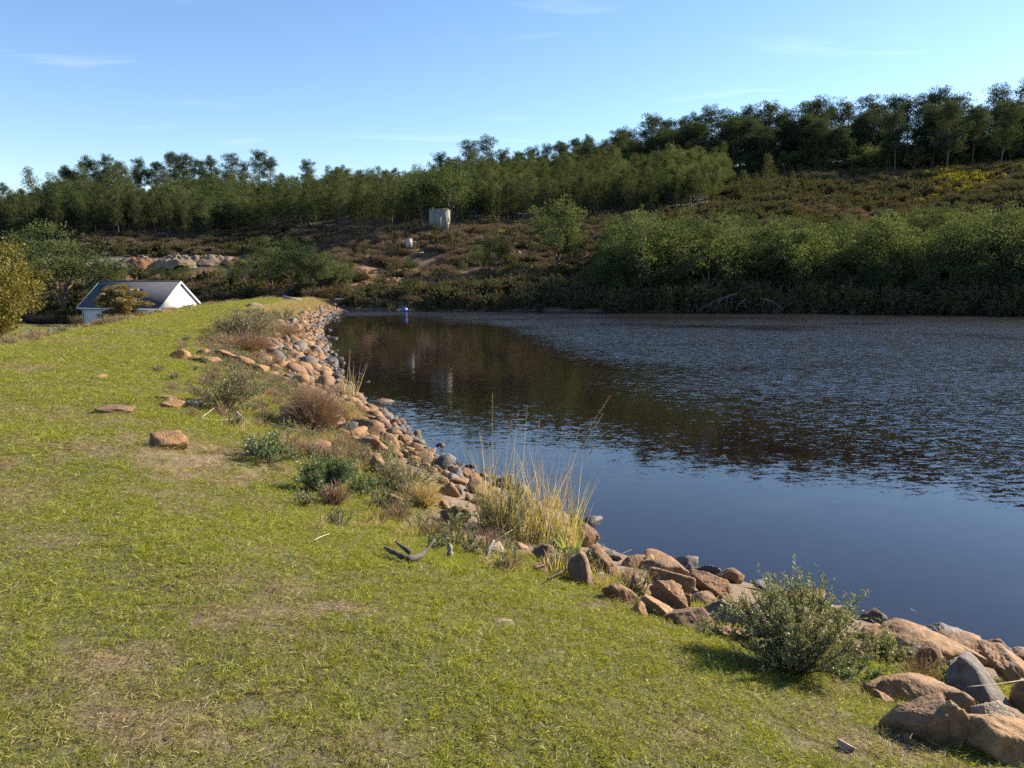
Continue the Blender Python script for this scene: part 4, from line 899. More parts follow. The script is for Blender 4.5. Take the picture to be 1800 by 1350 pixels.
def tree_sapling(seed, H=9.0):
    """slender plantation tree with foliage in the upper half"""
    g = np.random.default_rng(seed); tr = Geo(); cr = Geo(); C = []; Rd = []
    T = curve_path(g, (0, 0, -.5), (g.normal(0, .05), g.normal(0, .05), 1), H * 1.0, 8, .04, .03); tr.tube(T, np.linspace(.011, .002, 9) * H, 5, False)
    c0 = g.uniform(.16, .42)
    for i in range(34):
        t = c0 + (1 - c0) * (i + g.random()) / 34; k = t * 8 * .999; j = int(k); b = T[j] * (1 - k + j) + T[min(j + 1, 8)] * (k - j); u_ = (t - c0) / (1 - c0)
        L = H * .21 * (1 - u_) ** .6 * g.uniform(.4, 1.15) + .02 * H; th = i * 2.4 + g.normal(0, .5); e_ = b + np.array([math.cos(th) * L, math.sin(th) * L, L * g.uniform(.2, .8)])
        if i % 2 == 0: tr.tube(np.array([b, (b + e_) / 2, e_]), np.array([.003, .002, .001]) * H, 3, False)
        C.append(e_); Rd.append(H * g.uniform(.035, .062)); C.append((b + e_) / 2); Rd.append(H * .04)
    clumps(cr, g, np.array(C), np.array(Rd), 40, .026 * H, .010 * H, 1.0); return tr, cr
KIND = {'pine': [], 'round': [], 'sapling': [], 'oak': []}
def reg(kind, H, pair, bark, leaf): KIND[kind].append((float(np.percentile(np.vstack(pair[1].V)[:, 2], 99.3)), pair[0].mesh('trunk', bark, True), pair[1].mesh('crown', leaf), pair))
for k in range(6): reg('pine', 16.0, tree_pine(900 + k), M_BARK, M_PINE)
for k in range(6): reg('round', 9.0, tree_round(920 + k, spread=.30 + .05 * (k % 3), low=.18 + .06 * (k % 2)), M_BARK, M_WATTLE)
for k in range(4): reg('round', 9.0, tree_round(930 + k, spread=.34, low=.02, ncl=100), M_BARK, M_WATTLE)
for k in range(6): reg('sapling', 9.0, tree_sapling(940 + k), M_BARKP, M_GUM)
g = np.random.default_rng(77)
SUFF = []
def put_tree(kind, x, D, ytop, label, group, wide=1.0, var=None, name=None, H=None):
    P = at_col(x, D); H = H if H is not None else zpix(x, ytop, D) - P[2]
    var = int(g.integers(len(KIND[kind]))) if var is None else var
    h0, tm, cm_, _ = KIND[kind][var]; k = H / h0
    e = link(name or {'pine': 'pine_tree', 'round': 'wattle_tree', 'sapling': 'young_tree', 'oak': 'oak_tree'}[kind], None, None, P, (0, 0, g.random() * 6.283), (k * wide, k * wide, k))
    link('trunk', tm, e); link('crown', cm_, e); return tag(e, label, 'tree', group)
RX = [-500, 0, 200, 420, 560, 640, 700, 850, 1000, 1200, 1400, 1600, 1800, 2300]; RD = [COLS[x][-1][0] for x in RX]
def ridge(x): return float(np.interp(x, RX, RD))
def front(x): return float(np.interp(x, [-500, 0, 200, 420, 560, 700, 850, 1000, 1200, 1255, 1300, 1600, 2300], [168, 168, 166, 166, 163, 150, 152, 152, 150, 158, 215, 222, 222]))
# ridge pines against the sky
PINES = [(20, 322), (62, 338), (95, 316), (130, 292), (150, 300), (167, 275), (185, 282), (202, 272), (226, 283), (255, 277), (285, 284), (310, 267), (326, 274), (340, 270), (358, 280), (382, 275), (412, 270), (436, 285), (463, 264), (482, 276), (548, 281), (602, 295), (640, 298),
 (775, 268), (795, 280), (822, 246), (862, 239), (885, 262), (912, 266), (935, 258), (962, 254), (985, 250), (1010, 243), (1035, 238), (1060, 246), (1086, 224), (1112, 230), (1140, 202), (1166, 210), (1190, 207), (1216, 199), (1243, 187), (1276, 195), (1310, 183), (1341, 180), (1376, 190), (1402, 178), (1426, 172), (1451, 181), (1477, 174), (1502, 169), (1527, 181), (1552, 167), (1580, 173), (1605, 164), (1622, 155), (1652, 166), (1690, 186), (1732, 151), (1762, 176), (1792, 138), (1830, 142)]
LONE = {548: 'lone small pine on the skyline left of the gap in the ridge trees', 602: 'small pine top just above the plantation on the left skyline', 20: 'low pine at the far left end of the skyline', 463: 'tall layered pine at the right end of the left ridge group', 775: 'dark small pine left of the two tall pines on the middle skyline', 822: 'open crowned pine, left of the two tall ones on the middle skyline',
        862: 'tall open crowned pine, right of the two on the middle skyline', 1732: 'open umbrella topped pine breaking the skyline near the right', 1792: 'tallest pine at the right end of the skyline', 1622: 'pine with a ragged dead top on the right skyline', 1140: 'first tall pine where the right ridge group begins'}
for i, (x, y) in enumerate(PINES):
    D = ridge(x) - g.uniform(0, 10); grp = 'left' if x < 700 else 'right'
    lab = LONE.get(x) or ('pine in the group standing along the left part of the ridge' if x < 700 else 'pine in the long row along the right part of the ridge')
    put_tree('pine', x, D, y, lab, None if x in LONE else 'pines of the %s ridge' % grp, g.uniform(.8, 1.1))
for i in range(120):                               # second and third rows under the first
    x = g.uniform(980, 1900); y = float(np.interp(x, [980, 1140, 1300, 1600, 1900], [258, 228, 208, 186, 174])) + g.uniform(-5, 40)
    sec = 'above the plantation' if x < 1250 else 'above the open scrub' if x < 1560 else 'above the yellow gorse'
    put_tree('pine', x, ridge(x) - g.uniform(10, 34), y, 'pine in the second row below the right ridge, %s' % sec, 'second row pines, %s' % sec, g.uniform(.85, 1.15))
for i in range(16):
    x = g.uniform(120, 420); put_tree('pine', x, ridge(x) - g.uniform(6, 20), 292 + g.uniform(0, 22), 'pine in the second row of the left ridge group', 'second row of the left ridge pines', 1.0)
# trees that can be told apart
put_tree('round', 105, 104, 394, 'large spreading dark green tree left of the house', None, 1.45, 1)
put_tree('round', 55, 108, 412, 'green tree half hidden behind the yellow oak', None, 1.3, 2)
put_tree('round', 188, 104, 462, 'small bright green tree just behind the roof of the house', None, 1.2, 3)
put_tree('round', 975, 112, 350, 'large lone tree with a forked top on the far slope', None, 1.12, 4)
put_tree('round', 1000, 112, 358, 'narrow second crown at the right of the large lone tree', None, .55, 0)
put_tree('round', 868, 112, 404, 'slender pale green tree below the concrete tower', None, .72, 5)
put_tree('round', 845, 114, 432, 'small green tree left of the slender pale one', None, .9, 3)
put_tree('round', 905, 113, 452, 'bright low tree beside the red soil patch', None, 1.0, 2)
put_tree('round', 476, 106, 418, 'narrow topped tree at the left of the clump above the dam end', None, .9, 1)
put_tree('round', 516, 104, 420, 'tallest tree of the clump above the dam end', None, 1.0, 0)
put_tree('round', 548, 102, 432, 'rounded tree of the clump above the dam end', None, 1.0, 4)
put_tree('round', 580, 104, 446, 'tree at the right edge of the clump above the dam end', None, 1.1, 3)
put_tree('round', 440, 108, 446, 'low tree at the left edge of the clump above the dam end', None, 1.2, 5)
put_tree('round', 612, 106, 458, 'small bright tree beside the brown clearing', None, .8, 2)
put_tree('round', 330, 118, 462, 'bushy tree in front of the pale spoil heaps', None, 1.2, 2)
put_tree('round', 285, 116, 466, 'low bushy tree left of the others before the spoil heaps', None, 1.3, 4)
put_tree('round', 385, 116, 466, 'bushy tree at the right end of the spoil heaps', None, 1.2, 0)
put_tree('round', 718, 118, 452, 'pale green shrub like tree in the middle of the clearing', None, 1.0, 1)
put_tree('round', 752, 118, 470, 'dark green low tree in the middle of the clearing', None, 1.6, 3)
put_tree('round', 655, 120, 474, 'small olive tree on the left of the clearing', None, 1.2, 5)
put_tree('round', 815, 118, 458, 'olive tree right of the clearing below the dead snag', None, 1.1, 2)
put_tree('round', 790, 152, 290, 'large bright edged tree rising behind the concrete tower', None, 1.15, 4)
put_tree('round', 745, 154, 292, 'broad tree left behind the concrete tower', None, 1.0, 0)
put_tree('sapling', 1388, 172, 300, 'lone thin tree on the open slope', None, .8, 1)
put_tree('sapling', 1345, 178, 272, 'tall thin tree in the small group at the plantation end', None, 1.0, 2)
put_tree('sapling', 1300, 168, 300, 'leaning thin tree at the left of the small group at the plantation end', None, 1.1, 0)
put_tree('sapling', 1322, 170, 305, 'short thin tree in the small group at the plantation end', None, 1.1, 3)
put_tree('pine', 1650, 205, 180, 'pale pine standing forward of the right ridge row', None, .9, 2)
put_tree('pine', 1742, 200, 178, 'pine with a bare lower trunk standing alone on the right slope', None, .85, 3)
put_tree('pine', 1560, 212, 190, 'broad pine leaning out over the open slope', None, 1.0, 1)
# wattles along the right shore
placed = []
def spaced(x, y, r):
    for (a, b) in placed:
        if (a - x) ** 2 + (b - y) ** 2 < r * r: return False
    placed.append((x, y)); return True
SX = [560, 640, 700, 850, 1000, 1200, 1400, 1600, 1800, 2300]; SD = [96, 94.5, 93, 91, 90, 88, 86.5, 84, 80, 72]
def shore(x): return float(np.interp(x, SX, SD))
tries = 0; nsh = 0
while tries < 6000 and nsh < 165:
    tries += 1; x = g.uniform(1040, 1960); D = shore(x) + 2.5 + 27 * g.random() ** .9
    X = D * (x - 900) / 1361.3
    if not spaced(X, D, 2.1): continue
    ty = float(np.interp(x, [1040, 1100, 1150, 1300, 1500, 1700, 1960], [415, 372, 378, 384, 384, 368, 335])); f = (D - shore(x)) / 30
    y = ty + (1 - f) * 22 + g.uniform(-22, 42)
    if x < 1075: y += 25
    P = at_col(x, D); H = zpix(x, y, D) - P[2]
    if H < 2.5: continue
    row = 'waterside row' if f < .3 else 'middle' if f < .65 else 'uphill edge'; sec = 'left of the dead branches' if x < 1210 else 'behind the dead branches' if x < 1390 else 'right of the dead branches' if x < 1600 else 'near the right picture edge'
    put_tree('round', x, D, y, 'wattle in the %s of the shore thicket, %s' % (row, sec), 'wattles of the shore thicket, %s, %s' % (row, sec), g.uniform(.7, 1.25), 6 + int(g.integers(4)) if g.random() < .6 else None); nsh += 1
# plantation: the front and top rows singly, the mass behind as one
tries = 0; nf_ = 0; placed = []
while tries < 3000 and nf_ < 90:
    tries += 1; x = g.uniform(-60, 1250); D = front(x) + g.uniform(0, 9); X = D * (x - 900) / 1361.3
    if 745 < x < 810: continue
    if not spaced(X, D, 2.6): continue
    sec = 'above the yellow oak' if x < 150 else 'above the spoil heaps' if x < 430 else 'above the dam end' if x < 620 else 'beside the concrete tower' if x < 860 else 'behind the large lone tree' if x < 1060 else 'near its right end'
    put_tree('sapling', x, D, 0, 'slender tree in the shaded front edge of the plantation, %s' % sec, 'front edge of the plantation, %s' % sec, g.uniform(.8, 1.05), H=g.uniform(7.0, 10.5)); nf_ += 1
fm = [join_geo('plantation_tree', KIND[kd][k][3], [M_BARKP if kd == 'sapling' else M_BARK, {'round': M_WATTLE, 'sapling': M_GUM, 'pine': M_PINE}[kd]]) for kd in ('sapling', 'round', 'pine') for k in range(6)]
fc = proto_collection('plantation_protos', fm)
PP = []
for i in range(26000):
    x = g.uniform(-520, 1262); D0, D1 = front(x) + 6, ridge(x) + (6 if x > 575 else -46 if x < 500 else -34); D = math.sqrt(g.uniform(D0 * D0, D1 * D1)); X = D * (x - 900) / 1361.3; PP.append((X, D, x))
cell = {}
FP = []
for (X, D, x) in PP:
    ok = True; i, j = int(X // 2.8), int(D // 2.8)
    for a in (i - 1, i, i + 1):
        for b in (j - 1, j, j + 1):
            for (qx, qy) in cell.get((a, b), ()):
                if (qx - X) ** 2 + (qy - D) ** 2 < 7.3: ok = False
    if ok: cell.setdefault((i, j), []).append((X, D)); FP.append((X, D, x))
FP = np.array(FP); n = len(FP); z = ground_z(FP[:, 0], FP[:, 1]); isr = g.random(n) < .5
Hh = np.where(isr, uni(g, 6.5, 9.5, n), uni(g, 5.0, 11.2, n)); Hh *= np.where(g.random(n) < .07, 1.3, 1.0) * (.82 + .36 * fbm(FP[:, 0], FP[:, 1], 13, 2, 51)); Hh *= np.where((FP[:, 2] > 480) & (FP[:, 2] < 760), .92, 1.0); k_ = Hh / 9.0; wd = uni(g, .85, 1.15, n)
scatter('plantation', np.stack([FP[:, 0], FP[:, 1], z], -1), upright(g, n, .03), np.stack([k_ * wd, k_ * wd, k_], -1), np.where(isr, 6 + g.integers(0, 6, n), g.integers(0, 6, n)), fc, 'dense green plantation covering the middle of the hillside', 'wood')
# bushes under the right pines
n = 420; x = uni(g, 1240, 2250, n); D = np.array([ridge(q) for q in x]) - uni(g, 2, 34, n); X = D * (x - 900) / 1361.3; k_ = uni(g, 3.5, 8.5, n) / 9
scatter('ridge_undergrowth', np.stack([X, D, ground_z(X, D)], -1), upright(g, n, .05), np.stack([k_ * 1.2, k_ * 1.2, k_], -1), 6 + g.integers(0, 6, n), fc, 'bushes crowding under the pines of the right ridge', 'bushes')
n = 90; x = uni(g, 1850, 2280, n); D = np.array([ridge(q) for q in x]) - uni(g, 0, 30, n); X = D * (x - 900) / 1361.3; k_ = uni(g, 14, 20, n) / 16
scatter('ridge_wood', np.stack([X, D, ground_z(X, D)], -1), upright(g, n, .03), np.stack([k_, k_, k_], -1), 12 + g.integers(0, 6, n), fc, 'pine wood going on beyond the right end of the ridge', 'wood')
n = 140; x = uni(g, 1960, 2290, n); D = np.array([shore(q) for q in x]) + uni(g, 3, 32, n); X = D * (x - 900) / 1361.3; k_ = uni(g, 5.5, 8.5, n) / 9
scatter('shore_wood', np.stack([X, D, ground_z(X, D)], -1), upright(g, n, .05), np.stack([k_, k_, k_], -1), 6 + g.integers(0, 6, n), fc, 'wattle thicket going on along the shore past the right edge', 'wood')
# hillside scrub, brushwood and gorse
sp = []
for k in range(3): sp.append(twig_geo(np.random.default_rng(960 + k), 1.9, .8, 420, .035).mesh('brush_heap', M_BRUSH))
for k in range(3):
    st, lf = shrub_geo(np.random.default_rng(970 + k), 1.7, 1.1, 16, 6, 9, .17, .07, 1.0, .012); sp.append(join_geo('scrub', [st, lf], [M_BARK, M_SCRUB]))
for k in range(2): sp.append(tuft_geo(np.random.default_rng(975 + k), 1.1, .7, 120, .035).mesh('dry_clump', M_DRYG))
st, lf = shrub_geo(np.random.default_rng(978), 1.6, 1.1, 16, 6, 10, .16, .08, 1.0, .012); sp.append(join_geo('gorse', [st, lf], [M_BARK, M_GORSE]))
for k in range(2):
    st, lf = shrub_geo(np.random.default_rng(980 + k), 2.4, 1.7, 22, 8, 12, .2, .08, 1.0, .014); sp.append(join_geo('thicket', [st, lf], [M_BARK, M_SCRUB]))
st, lf = shrub_geo(np.random.default_rng(985), 1.6, 1.2, 14, 6, 9, .17, .08, 1.0, .012); sp.append(join_geo('russet', [st, lf], [M_BARK, M_RUSSET]))
spc = proto_collection('hill_scrub', sp)
n = 30000; x = uni(g, -520, 2250, n); D = np.sqrt(uni(g, 97 ** 2, 245 ** 2, n)); X = D * (x - 900) / 1361.3; z = ground_z(X, D); uu, vv, _ = to_pix(X, D, z)
fr_ = np.array([front(q) for q in x]); sh_ = np.array([shore(q) if q > 560 else 101.0 for q in x])
so = np.zeros(n)
for (cx, cy, a, b, kk) in SOIL: so = np.maximum(so, kk * np.exp(-((uu - cx) / a) ** 2 - ((vv - cy) / b) ** 2))
k = (D > sh_ + 3) & (D < np.where(x > 1246, 236, fr_ + 3)) & (g.random(n) > so * 2.0) & ~((x > 1080) & (D < sh_ + 24))
k &= ~((x > 120) & (x < 440) & (D > 126) & (D < 146))
x, D, X, z, uu, vv = x[k], D[k], X[k], z[k], uu[k], vv[k]; n = len(x); tn = fbm(X, D, 9, 3, 41)
tp = np.where(tn > .54, g.choice([0, 1, 2, 0, 3, 6], n), g.choice([3, 4, 5, 4, 9, 7, 3], n))
cl = (x > 540) & (x < 1020) & (D > 116); tp = np.where(cl, g.choice([0, 1, 2, 0, 1, 2, 3, 7, 6], n), tp)
go = np.exp(-((uu - 1675) / 55) ** 2 - ((vv - 318) / 16) ** 2) + .6 * np.exp(-((uu - 1790) / 50) ** 2 - ((vv - 292) / 10) ** 2) + .5 * np.exp(-((uu - 1640) / 22) ** 2 - ((vv - 342) / 14) ** 2); tp = np.where(g.random(n) < go * .75, 8, tp)
tp = np.where(g.random(n) < .012, 11, tp); sc = uni(g, .55, 1.5, n); sc = np.where(tp == 8, sc * 1.0, sc)
scatter('hillside_scrub', np.stack([X, D, z - .05], -1), upright(g, n, .15), np.stack([sc, sc, sc * uni(g, .7, 1.2, n)], -1), tp, spc, 'brown brushwood, low green scrub and yellow gorse on the open slopes', 'scrub')
# heaps of felled brushwood on the clearing
n = 2600; x = uni(g, 545, 1070, n); D = uni(g, 99, 152, n); X = D * (x - 900) / 1361.3; z = ground_z(X, D); uu, vv, _ = to_pix(X, D, z); so = np.zeros(n)
for (cx, cy, a, b, kk) in SOIL: so = np.maximum(so, kk * np.exp(-((uu - cx) / (a * .8)) ** 2 - ((vv - cy) / (b * .7)) ** 2))
k = (g.random(n) > so * 2.2) & (D > np.array([shore(q) for q in x]) + 4); X, D, z = X[k], D[k], z[k]; n = len(X); sc = uni(g, .5, 1.5, n) * (.7 + .6 * fbm(X, D, 7, 2, 61))
scatter('felled_brushwood', np.stack([X, D, z - .05], -1), upright(g, n, .25), np.stack([sc, sc, sc * uni(g, .7, 1.4, n)], -1), g.choice([0, 1, 2, 0, 1, 2, 6, 7, 3, 4], n), spc, 'brown felled brushwood and dry weeds covering the clearing below the tower', 'brushwood')
# dark growth hanging over the far waterline
n = 900; x = uni(g, 600, 2280, n); D = np.array([shore(q) for q in x]) + uni(g, -.6, 7.5, n); X = D * (x - 900) / 1361.3; z = np.maximum(ground_z(X, D), -.1); sc = uni(g, .6, 1.35, n) * np.where(x > 1080, 1.35, 1.0)
tp = np.where(x < 760, g.choice([3, 4, 9, 6, 0], n), g.choice([9, 10, 9, 10, 3, 4], n))
scatter('shore_growth', np.stack([X, D, z], -1), upright(g, n, .2), np.stack([sc, sc, sc], -1), tp, spc, 'dark bushes and reeds hanging over the far waterline', 'bushes')
n = 500; x = uni(g, -300, 600, n); D = uni(g, 100, 116, n); X = D * (x - 900) / 1361.3; sc = uni(g, .7, 1.7, n)
scatter('field_edge_growth', np.stack([X, D, ground_z(X, D)], -1), upright(g, n, .2), np.stack([sc, sc, sc], -1), g.choice([0, 1, 2, 3, 4, 6, 10, 0, 11], n), spc, 'brown brush and bushes behind the house and the dam end', 'bushes')
# yellow oak below the crest on the left
g = np.random.default_rng(66)
to, co = tree_round(991, 8.6, .50, .06, 210, 130, .024); KIND['oak'].append((8.6, to.mesh('trunk', M_BARK, True), co.mesh('crown', M_OAK), None))
put_tree('oak', -50, 46, 405, 'yellowing oak tree at the left picture edge', None, 1.0, 0)
tb, cb = tree_round(993, 2.6, .42, .03, 120, 170, .042); KIND['oak'].append((2.6, tb.mesh('trunk', M_BARK, True), cb.mesh('crown', M_BUSHB), None))
put_tree('oak', 212, 38, 497, 'bronze leaved young tree in front of the house', None, 1.55, 1, 'young_oak')
# ----------------------------------------------------------------------------- built things
M_WALL = plain_mat('white_plaster', (0.66, 0.65, 0.62), (0.58, 0.56, 0.52), 1.2, 0.9, 0.15, 30, .01)
M_ROOF = plain_mat('slate_roof', (0.046, 0.052, 0.064), (0.060, 0.067, 0.080), 1.5, 0.92, 0.3, 12, .01)
M_TRIM = plain_mat('white_trim', (0.78, 0.77, 0.74), None, 2, 0.6)
M_GLASS = plain_mat('dark_glass', (0.015, 0.02, 0.03), None, 2, 0.25)
M_DARKM = plain_mat('dark_metal', (0.06, 0.065, 0.07), (0.09, 0.095, 0.10), 4, 0.5)
M_CONC = plain_mat('old_concrete', (0.185, 0.178, 0.155), (0.205, 0.198, 0.174), 1.6, 0.92, 0.4, 14, .03)
M_CONCS = plain_mat('stained_concrete', (0.16, 0.15, 0.13), (0.30, 0.29, 0.26), 1.8, 0.95, 0.3, 14, .03)
M_PALEC = plain_mat('pale_concrete', (0.40, 0.39, 0.36), (0.32, 0.31, 0.28), 2, 0.9)
M_BLUE = plain_mat('blue_plastic', (0.02, 0.075, 0.33), (0.03, 0.10, 0.40), 2, 0.35)
M_PIPE = plain_mat('pale_pipe', (0.55, 0.60, 0.66), (0.46, 0.50, 0.55), 3, 0.5)
M_SPOIL = plain_mat('spoil', (0.20, 0.16, 0.11), (0.15, 0.095, 0.055), .9, 0.95, 0.8, 5, .12)
M_RED = plain_mat('red_soil', (0.16, 0.062, 0.025), (0.19, 0.10, 0.048), .9, 0.95, 0.8, 5, .12)
# house on the low ground below the dam
PH = R(22)
base = at_col(141, 94.0); base[2] = -2.05
house = link('house', None, None, base, (0, 0, -PH))
def hpart(name, geo, mat, par=house): return link(name, geo.mesh(name, mat), par)
HL, HW, HH, RH = 12.7, 6.2, 2.6, 2.8
q = Geo(); t_ = .24
q.box((0, 0, -.3), (HL, t_, HH)); hpart('wall', q, M_WALL)
q = Geo(); q.box((0, HW - t_, -.3), (HL, HW, HH)); hpart('wall', q, M_WALL)
for xx in (0, HL - t_):
    q = Geo(); o_ = .003
    prof = [(t_ + o_, -.3), (HW - t_ - o_, -.3), (HW - t_ - o_, HH), (HW / 2, HH + RH - .08), (t_ + o_, HH)]
    prof = [(0.0 if p[0] < 1 else (HW if p[0] > 5 else p[0]), p[1]) for p in prof]
    x0, x1 = (xx - .004, xx + t_) if xx == 0 else (xx, xx + t_ + .004)
    V = [(x0, a, b) for a, b in prof] + [(x1, a, b) for a, b in prof]
    q.add(V, [[i, (i + 1) % 5, (i + 1) % 5 + 5, i + 5] for i in range(5)], [[0, 2, 1], [0, 3, 2], [0, 4, 3], [5, 6, 7], [5, 7, 8], [5, 8, 9]]); hpart('gable_wall', q, M_WALL)
roof = None
sl = math.hypot(HW / 2, RH); an = math.atan2(RH, HW / 2)
def roof_slab(side, nm, mat, u0, u1, v0, v1, th, par, lift=0.0):
    """u along the ridge, v down the slope from the ridge"""
    q = Geo(); V = []
    for dz in (lift, lift + th):
        for (u_, v_) in ((u0, v0), (u1, v0), (u1, v1), (u0, v1)):
            yy = HW / 2 - side * v_ * math.cos(an) ; zz = HH + RH - v_ * math.sin(an)
            V.append((u_, yy - side * math.sin(an) * dz, zz + math.cos(an) * dz))
    F = [[0, 3, 2, 1], [4, 5, 6, 7], [0, 1, 5, 4], [1, 2, 6, 5], [2, 3, 7, 6], [3, 0, 4, 7]]
    q.add(V, F); return hpart(nm, q, mat, par)
r1 = roof_slab(1, 'roof', M_ROOF, -.35, HL + .12, 0, sl + .45, .09, house); r2 = roof_slab(-1, 'roof', M_ROOF, -.35, HL + .12, 0, sl + .45, .09, house)
q = Geo(); q.tube([(-.38, HW / 2, HH + RH + .13), (HL + .14, HW / 2, HH + RH + .13)], [.09, .09], 8); hpart('ridge_cap', q, M_ROOF, r1)
roof_slab(1, 'skylight', M_GLASS, 6.2, 8.0, 1.35, 2.55, .05, r1, .13)
for side in (1, -1):
    roof_slab(side, 'barge_board', M_TRIM, HL + .125, HL + .17, -.02, sl + .47, .22, house, -.10); roof_slab(side, 'barge_board', M_TRIM, -.42, -.37, -.02, sl + .47, .22, house, -.10)
ye = HW / 2 - (sl + .47) * math.cos(an); ze = HH + RH - (sl + .47) * math.sin(an)
q = Geo(); q.tube([(-.35, ye - .06, ze), (HL + .35, ye - .06, ze)], [.07, .07], 7); hpart('gutter', q, M_TRIM)
q = Geo(); q.tube([(.15, ye - .05, ze - .05), (.15, -.06, ze - .35), (.15, -.06, 0)], [.04] * 3, 6); hpart('downpipe', q, M_TRIM)
for xx in (3.2, 8.8):
    q = Geo(); q.box((xx, -.02, .95), (xx + 1.3, .03, 2.05)); wf = hpart('window', q, M_TRIM); q = Geo(); q.box((xx + .06, -.03, 1.01), (xx + 1.24, -.023, 1.99)); hpart('pane', q, M_GLASS, wf)
tag(house, 'white walled house with a dark slate grey roof below the dam', 'house')

# concrete tower on the hill
B = at_col(756, 141); tw = link('concrete_tower', None, None, (B[0], B[1], zpix(756, 404, 141)), (0, 0, R(-3)))
q = Geo(); q.box((0, 0, -1.2), (3.35, 3.3, 3.55)); hpart('shell', q, M_CONC, tw)
q = Geo(); q.box((-.06, -.06, 3.553), (3.41, 3.36, 3.72)); hpart('rim', q, M_CONC, tw)
for i in range(3):
    q = Geo(); q.box((1.11 * i + .01, -.012, -.9), (1.11 * i + 1.105, -.003, 3.545)); hpart('shutter_panel', q, M_CONC if i != 1 else M_CONC, tw)
for i, (z0, z1) in enumerate(((-.6, 1.4), (1.45, 3.5))):
    q = Geo(); q.box((3.353, .25 + .2 * i, z0), (3.40, 1.6, z1)); hpart('stained_panel', q, M_CONCS, tw)
q = Geo(); q.box((.45, .2, 3.703), (.75, .6, 4.0)); hpart('cap_block', q, M_CONC, tw)
tag(tw, 'square weathered concrete tower at the foot of the plantation', 'tower')
B = at_col(717, 128); bk = link('concrete_block', None, None, (B[0], B[1], zpix(717, 428, 128)), (0, 0, R(20)))
q = Geo(); q.box((0, 0, -.6), (.85, .85, .75)); hpart('block_body', q, M_PALEC, bk); q = Geo(); q.box((-.05, -.05, .753), (.9, .9, .84)); hpart('lid', q, M_PALEC, bk)
tag(bk, 'small white concrete box on the brown slope below the tower', 'box')
def stick(name, px, D, pts, rad, mat, label, cat, k=6):
    B = at_col(px, D); q = Geo(); q.tube(np.asarray(pts, float), rad, k); return tag(link(name, q.mesh(name, mat, True), None, B), label, cat)
stick('pipe', 711, 134, [(0, 0, .5), (1.0, .05, .6), (2.3, .1, .75)], [.13] * 3, M_PIPE, 'pale pipe lying on brush left of the tower', 'pipe')
stick('pipe', 743, 137, [(0, 0, .5), (1.4, .1, .75)], [.12] * 2, M_PIPE, 'short pale pipe lying beside the foot of the tower', 'pipe')
stick('pipe', 728, 128, [(0, 0, .75), (1.6, .2, .85)], [.05] * 2, M_PIPE, 'thin white pipe sticking out beside the small concrete box', 'pipe')
stick('post', 710, 133, [(0, 0, -.4), (.02, 0, 1.3)], [.11] * 2, M_DEAD, 'short wooden post on the slope left of the tower', 'post')
def bare_tree(geo, g, p0, d, L, r, depth, nb=4, wob=.10):
    Q = curve_path(g, p0, d, L, 7, wob, .0); geo.tube(Q, np.linspace(r, r * .35, 8), 5, True)
    if depth <= 0: return
    for i in range(nb):
        j = int(g.integers(2, 7)); dd = (Q[j] - Q[j - 1]); dd = dd / np.linalg.norm(dd) + g.normal(0, .55, 3); bare_tree(geo, g, Q[j], dd, L * g.uniform(.25, .5), r * .45, depth - 1, 3, wob)
g = np.random.default_rng(31)
B = at_col(796, 132); e = link('dead_snag', None, None, B); q = Geo(); q.tube(curve_path(g, (0, 0, -.6), (.0, 0, 1), 6.0, 8, .05), np.linspace(.14, .05, 9), 6); link('trunk', q.mesh('trunk', M_DRIFT, True), e)
q = Geo(); bare_tree(q, g, (0, 0, 3.6), (-.8, 0, .7), 2.2, .05, 1, 3); bare_tree(q, g, (.05, 0, 4.2), (.5, .2, .8), 1.6, .04, 1, 3); link('branches', q.mesh('branches', M_DRIFT, True), e)
tag(e, 'bare dead tree trunk standing right of the concrete tower', 'tree')
# fallen dead branches in the far shallows
def fallen(px0, py0, px1, py1, D, subs, label, seed):
    g = np.random.default_rng(seed); a = np.array([D * (px0 - 900) / 1361.3, D, zpix(px0, py0, D)]); b = np.array([D * (px1 - 900) / 1361.3, D - .5, zpix(px1, py1, D - .5)])
    e = link('fallen_branch', None, None, (0, 0, 0)); e.location = (a[0], a[1], 0); off = np.array([a[0], a[1], 0.0])
    T = np.linspace(0, 1, 9)[:, None]; Q = a * (1 - T) + b * T; Q[:, 2] += np.sin(T[:, 0] * math.pi) * .25; Q += g.normal(0, .03, Q.shape); q = Geo(); q.tube(Q - off, np.linspace(.11, .045, 9), 6); link('limb', q.mesh('limb', M_DEADG, True), e)
    for (f, dx, dz) in subs:
        k = int(f * 8); c = Q[k]; en = np.array([c[0] + dx, c[1] - .6 + g.normal(0, .3), max(c[2] + dz, -.2)]); T2 = np.linspace(0, 1, 6)[:, None]; S_ = c * (1 - T2) + en * T2; S_[:, 2] += np.sin(T2[:, 0] * 3.14) * .15; S_ += g.normal(0, .04, S_.shape)
        q = Geo(); q.tube(S_ - off, np.linspace(.045, .018, 6), 5); link('side_branch', q.mesh('side_branch', M_DEADG, True), e)
    return tag(e, label, 'branch')
fallen(1296, 517, 1230, 544, 85, [(.35, -.5, -1.6), (.4, -.9, -1.5), (.55, .2, -1.4), (.6, -.5, -1.2), (.75, .4, -1.0), (.7, -.8, -.9), (.9, -.6, -.4), (.2, -.3, -1.7)], 'pale dead branch leaning from the far bank into the water', 71)
fallen(1312, 527, 1292, 545, 85, [(.4, .6, -.9), (.6, .5, -.6)], 'thin dead branch beside the larger pale one at the far bank', 72)
fallen(1338, 524, 1376, 545, 85, [(.3, .3, -1.1), (.5, -.5, -.8), (.7, .4, -.5), (.2, -.4, -1.1)], 'dead branch sloping right into the water at the far bank', 73)
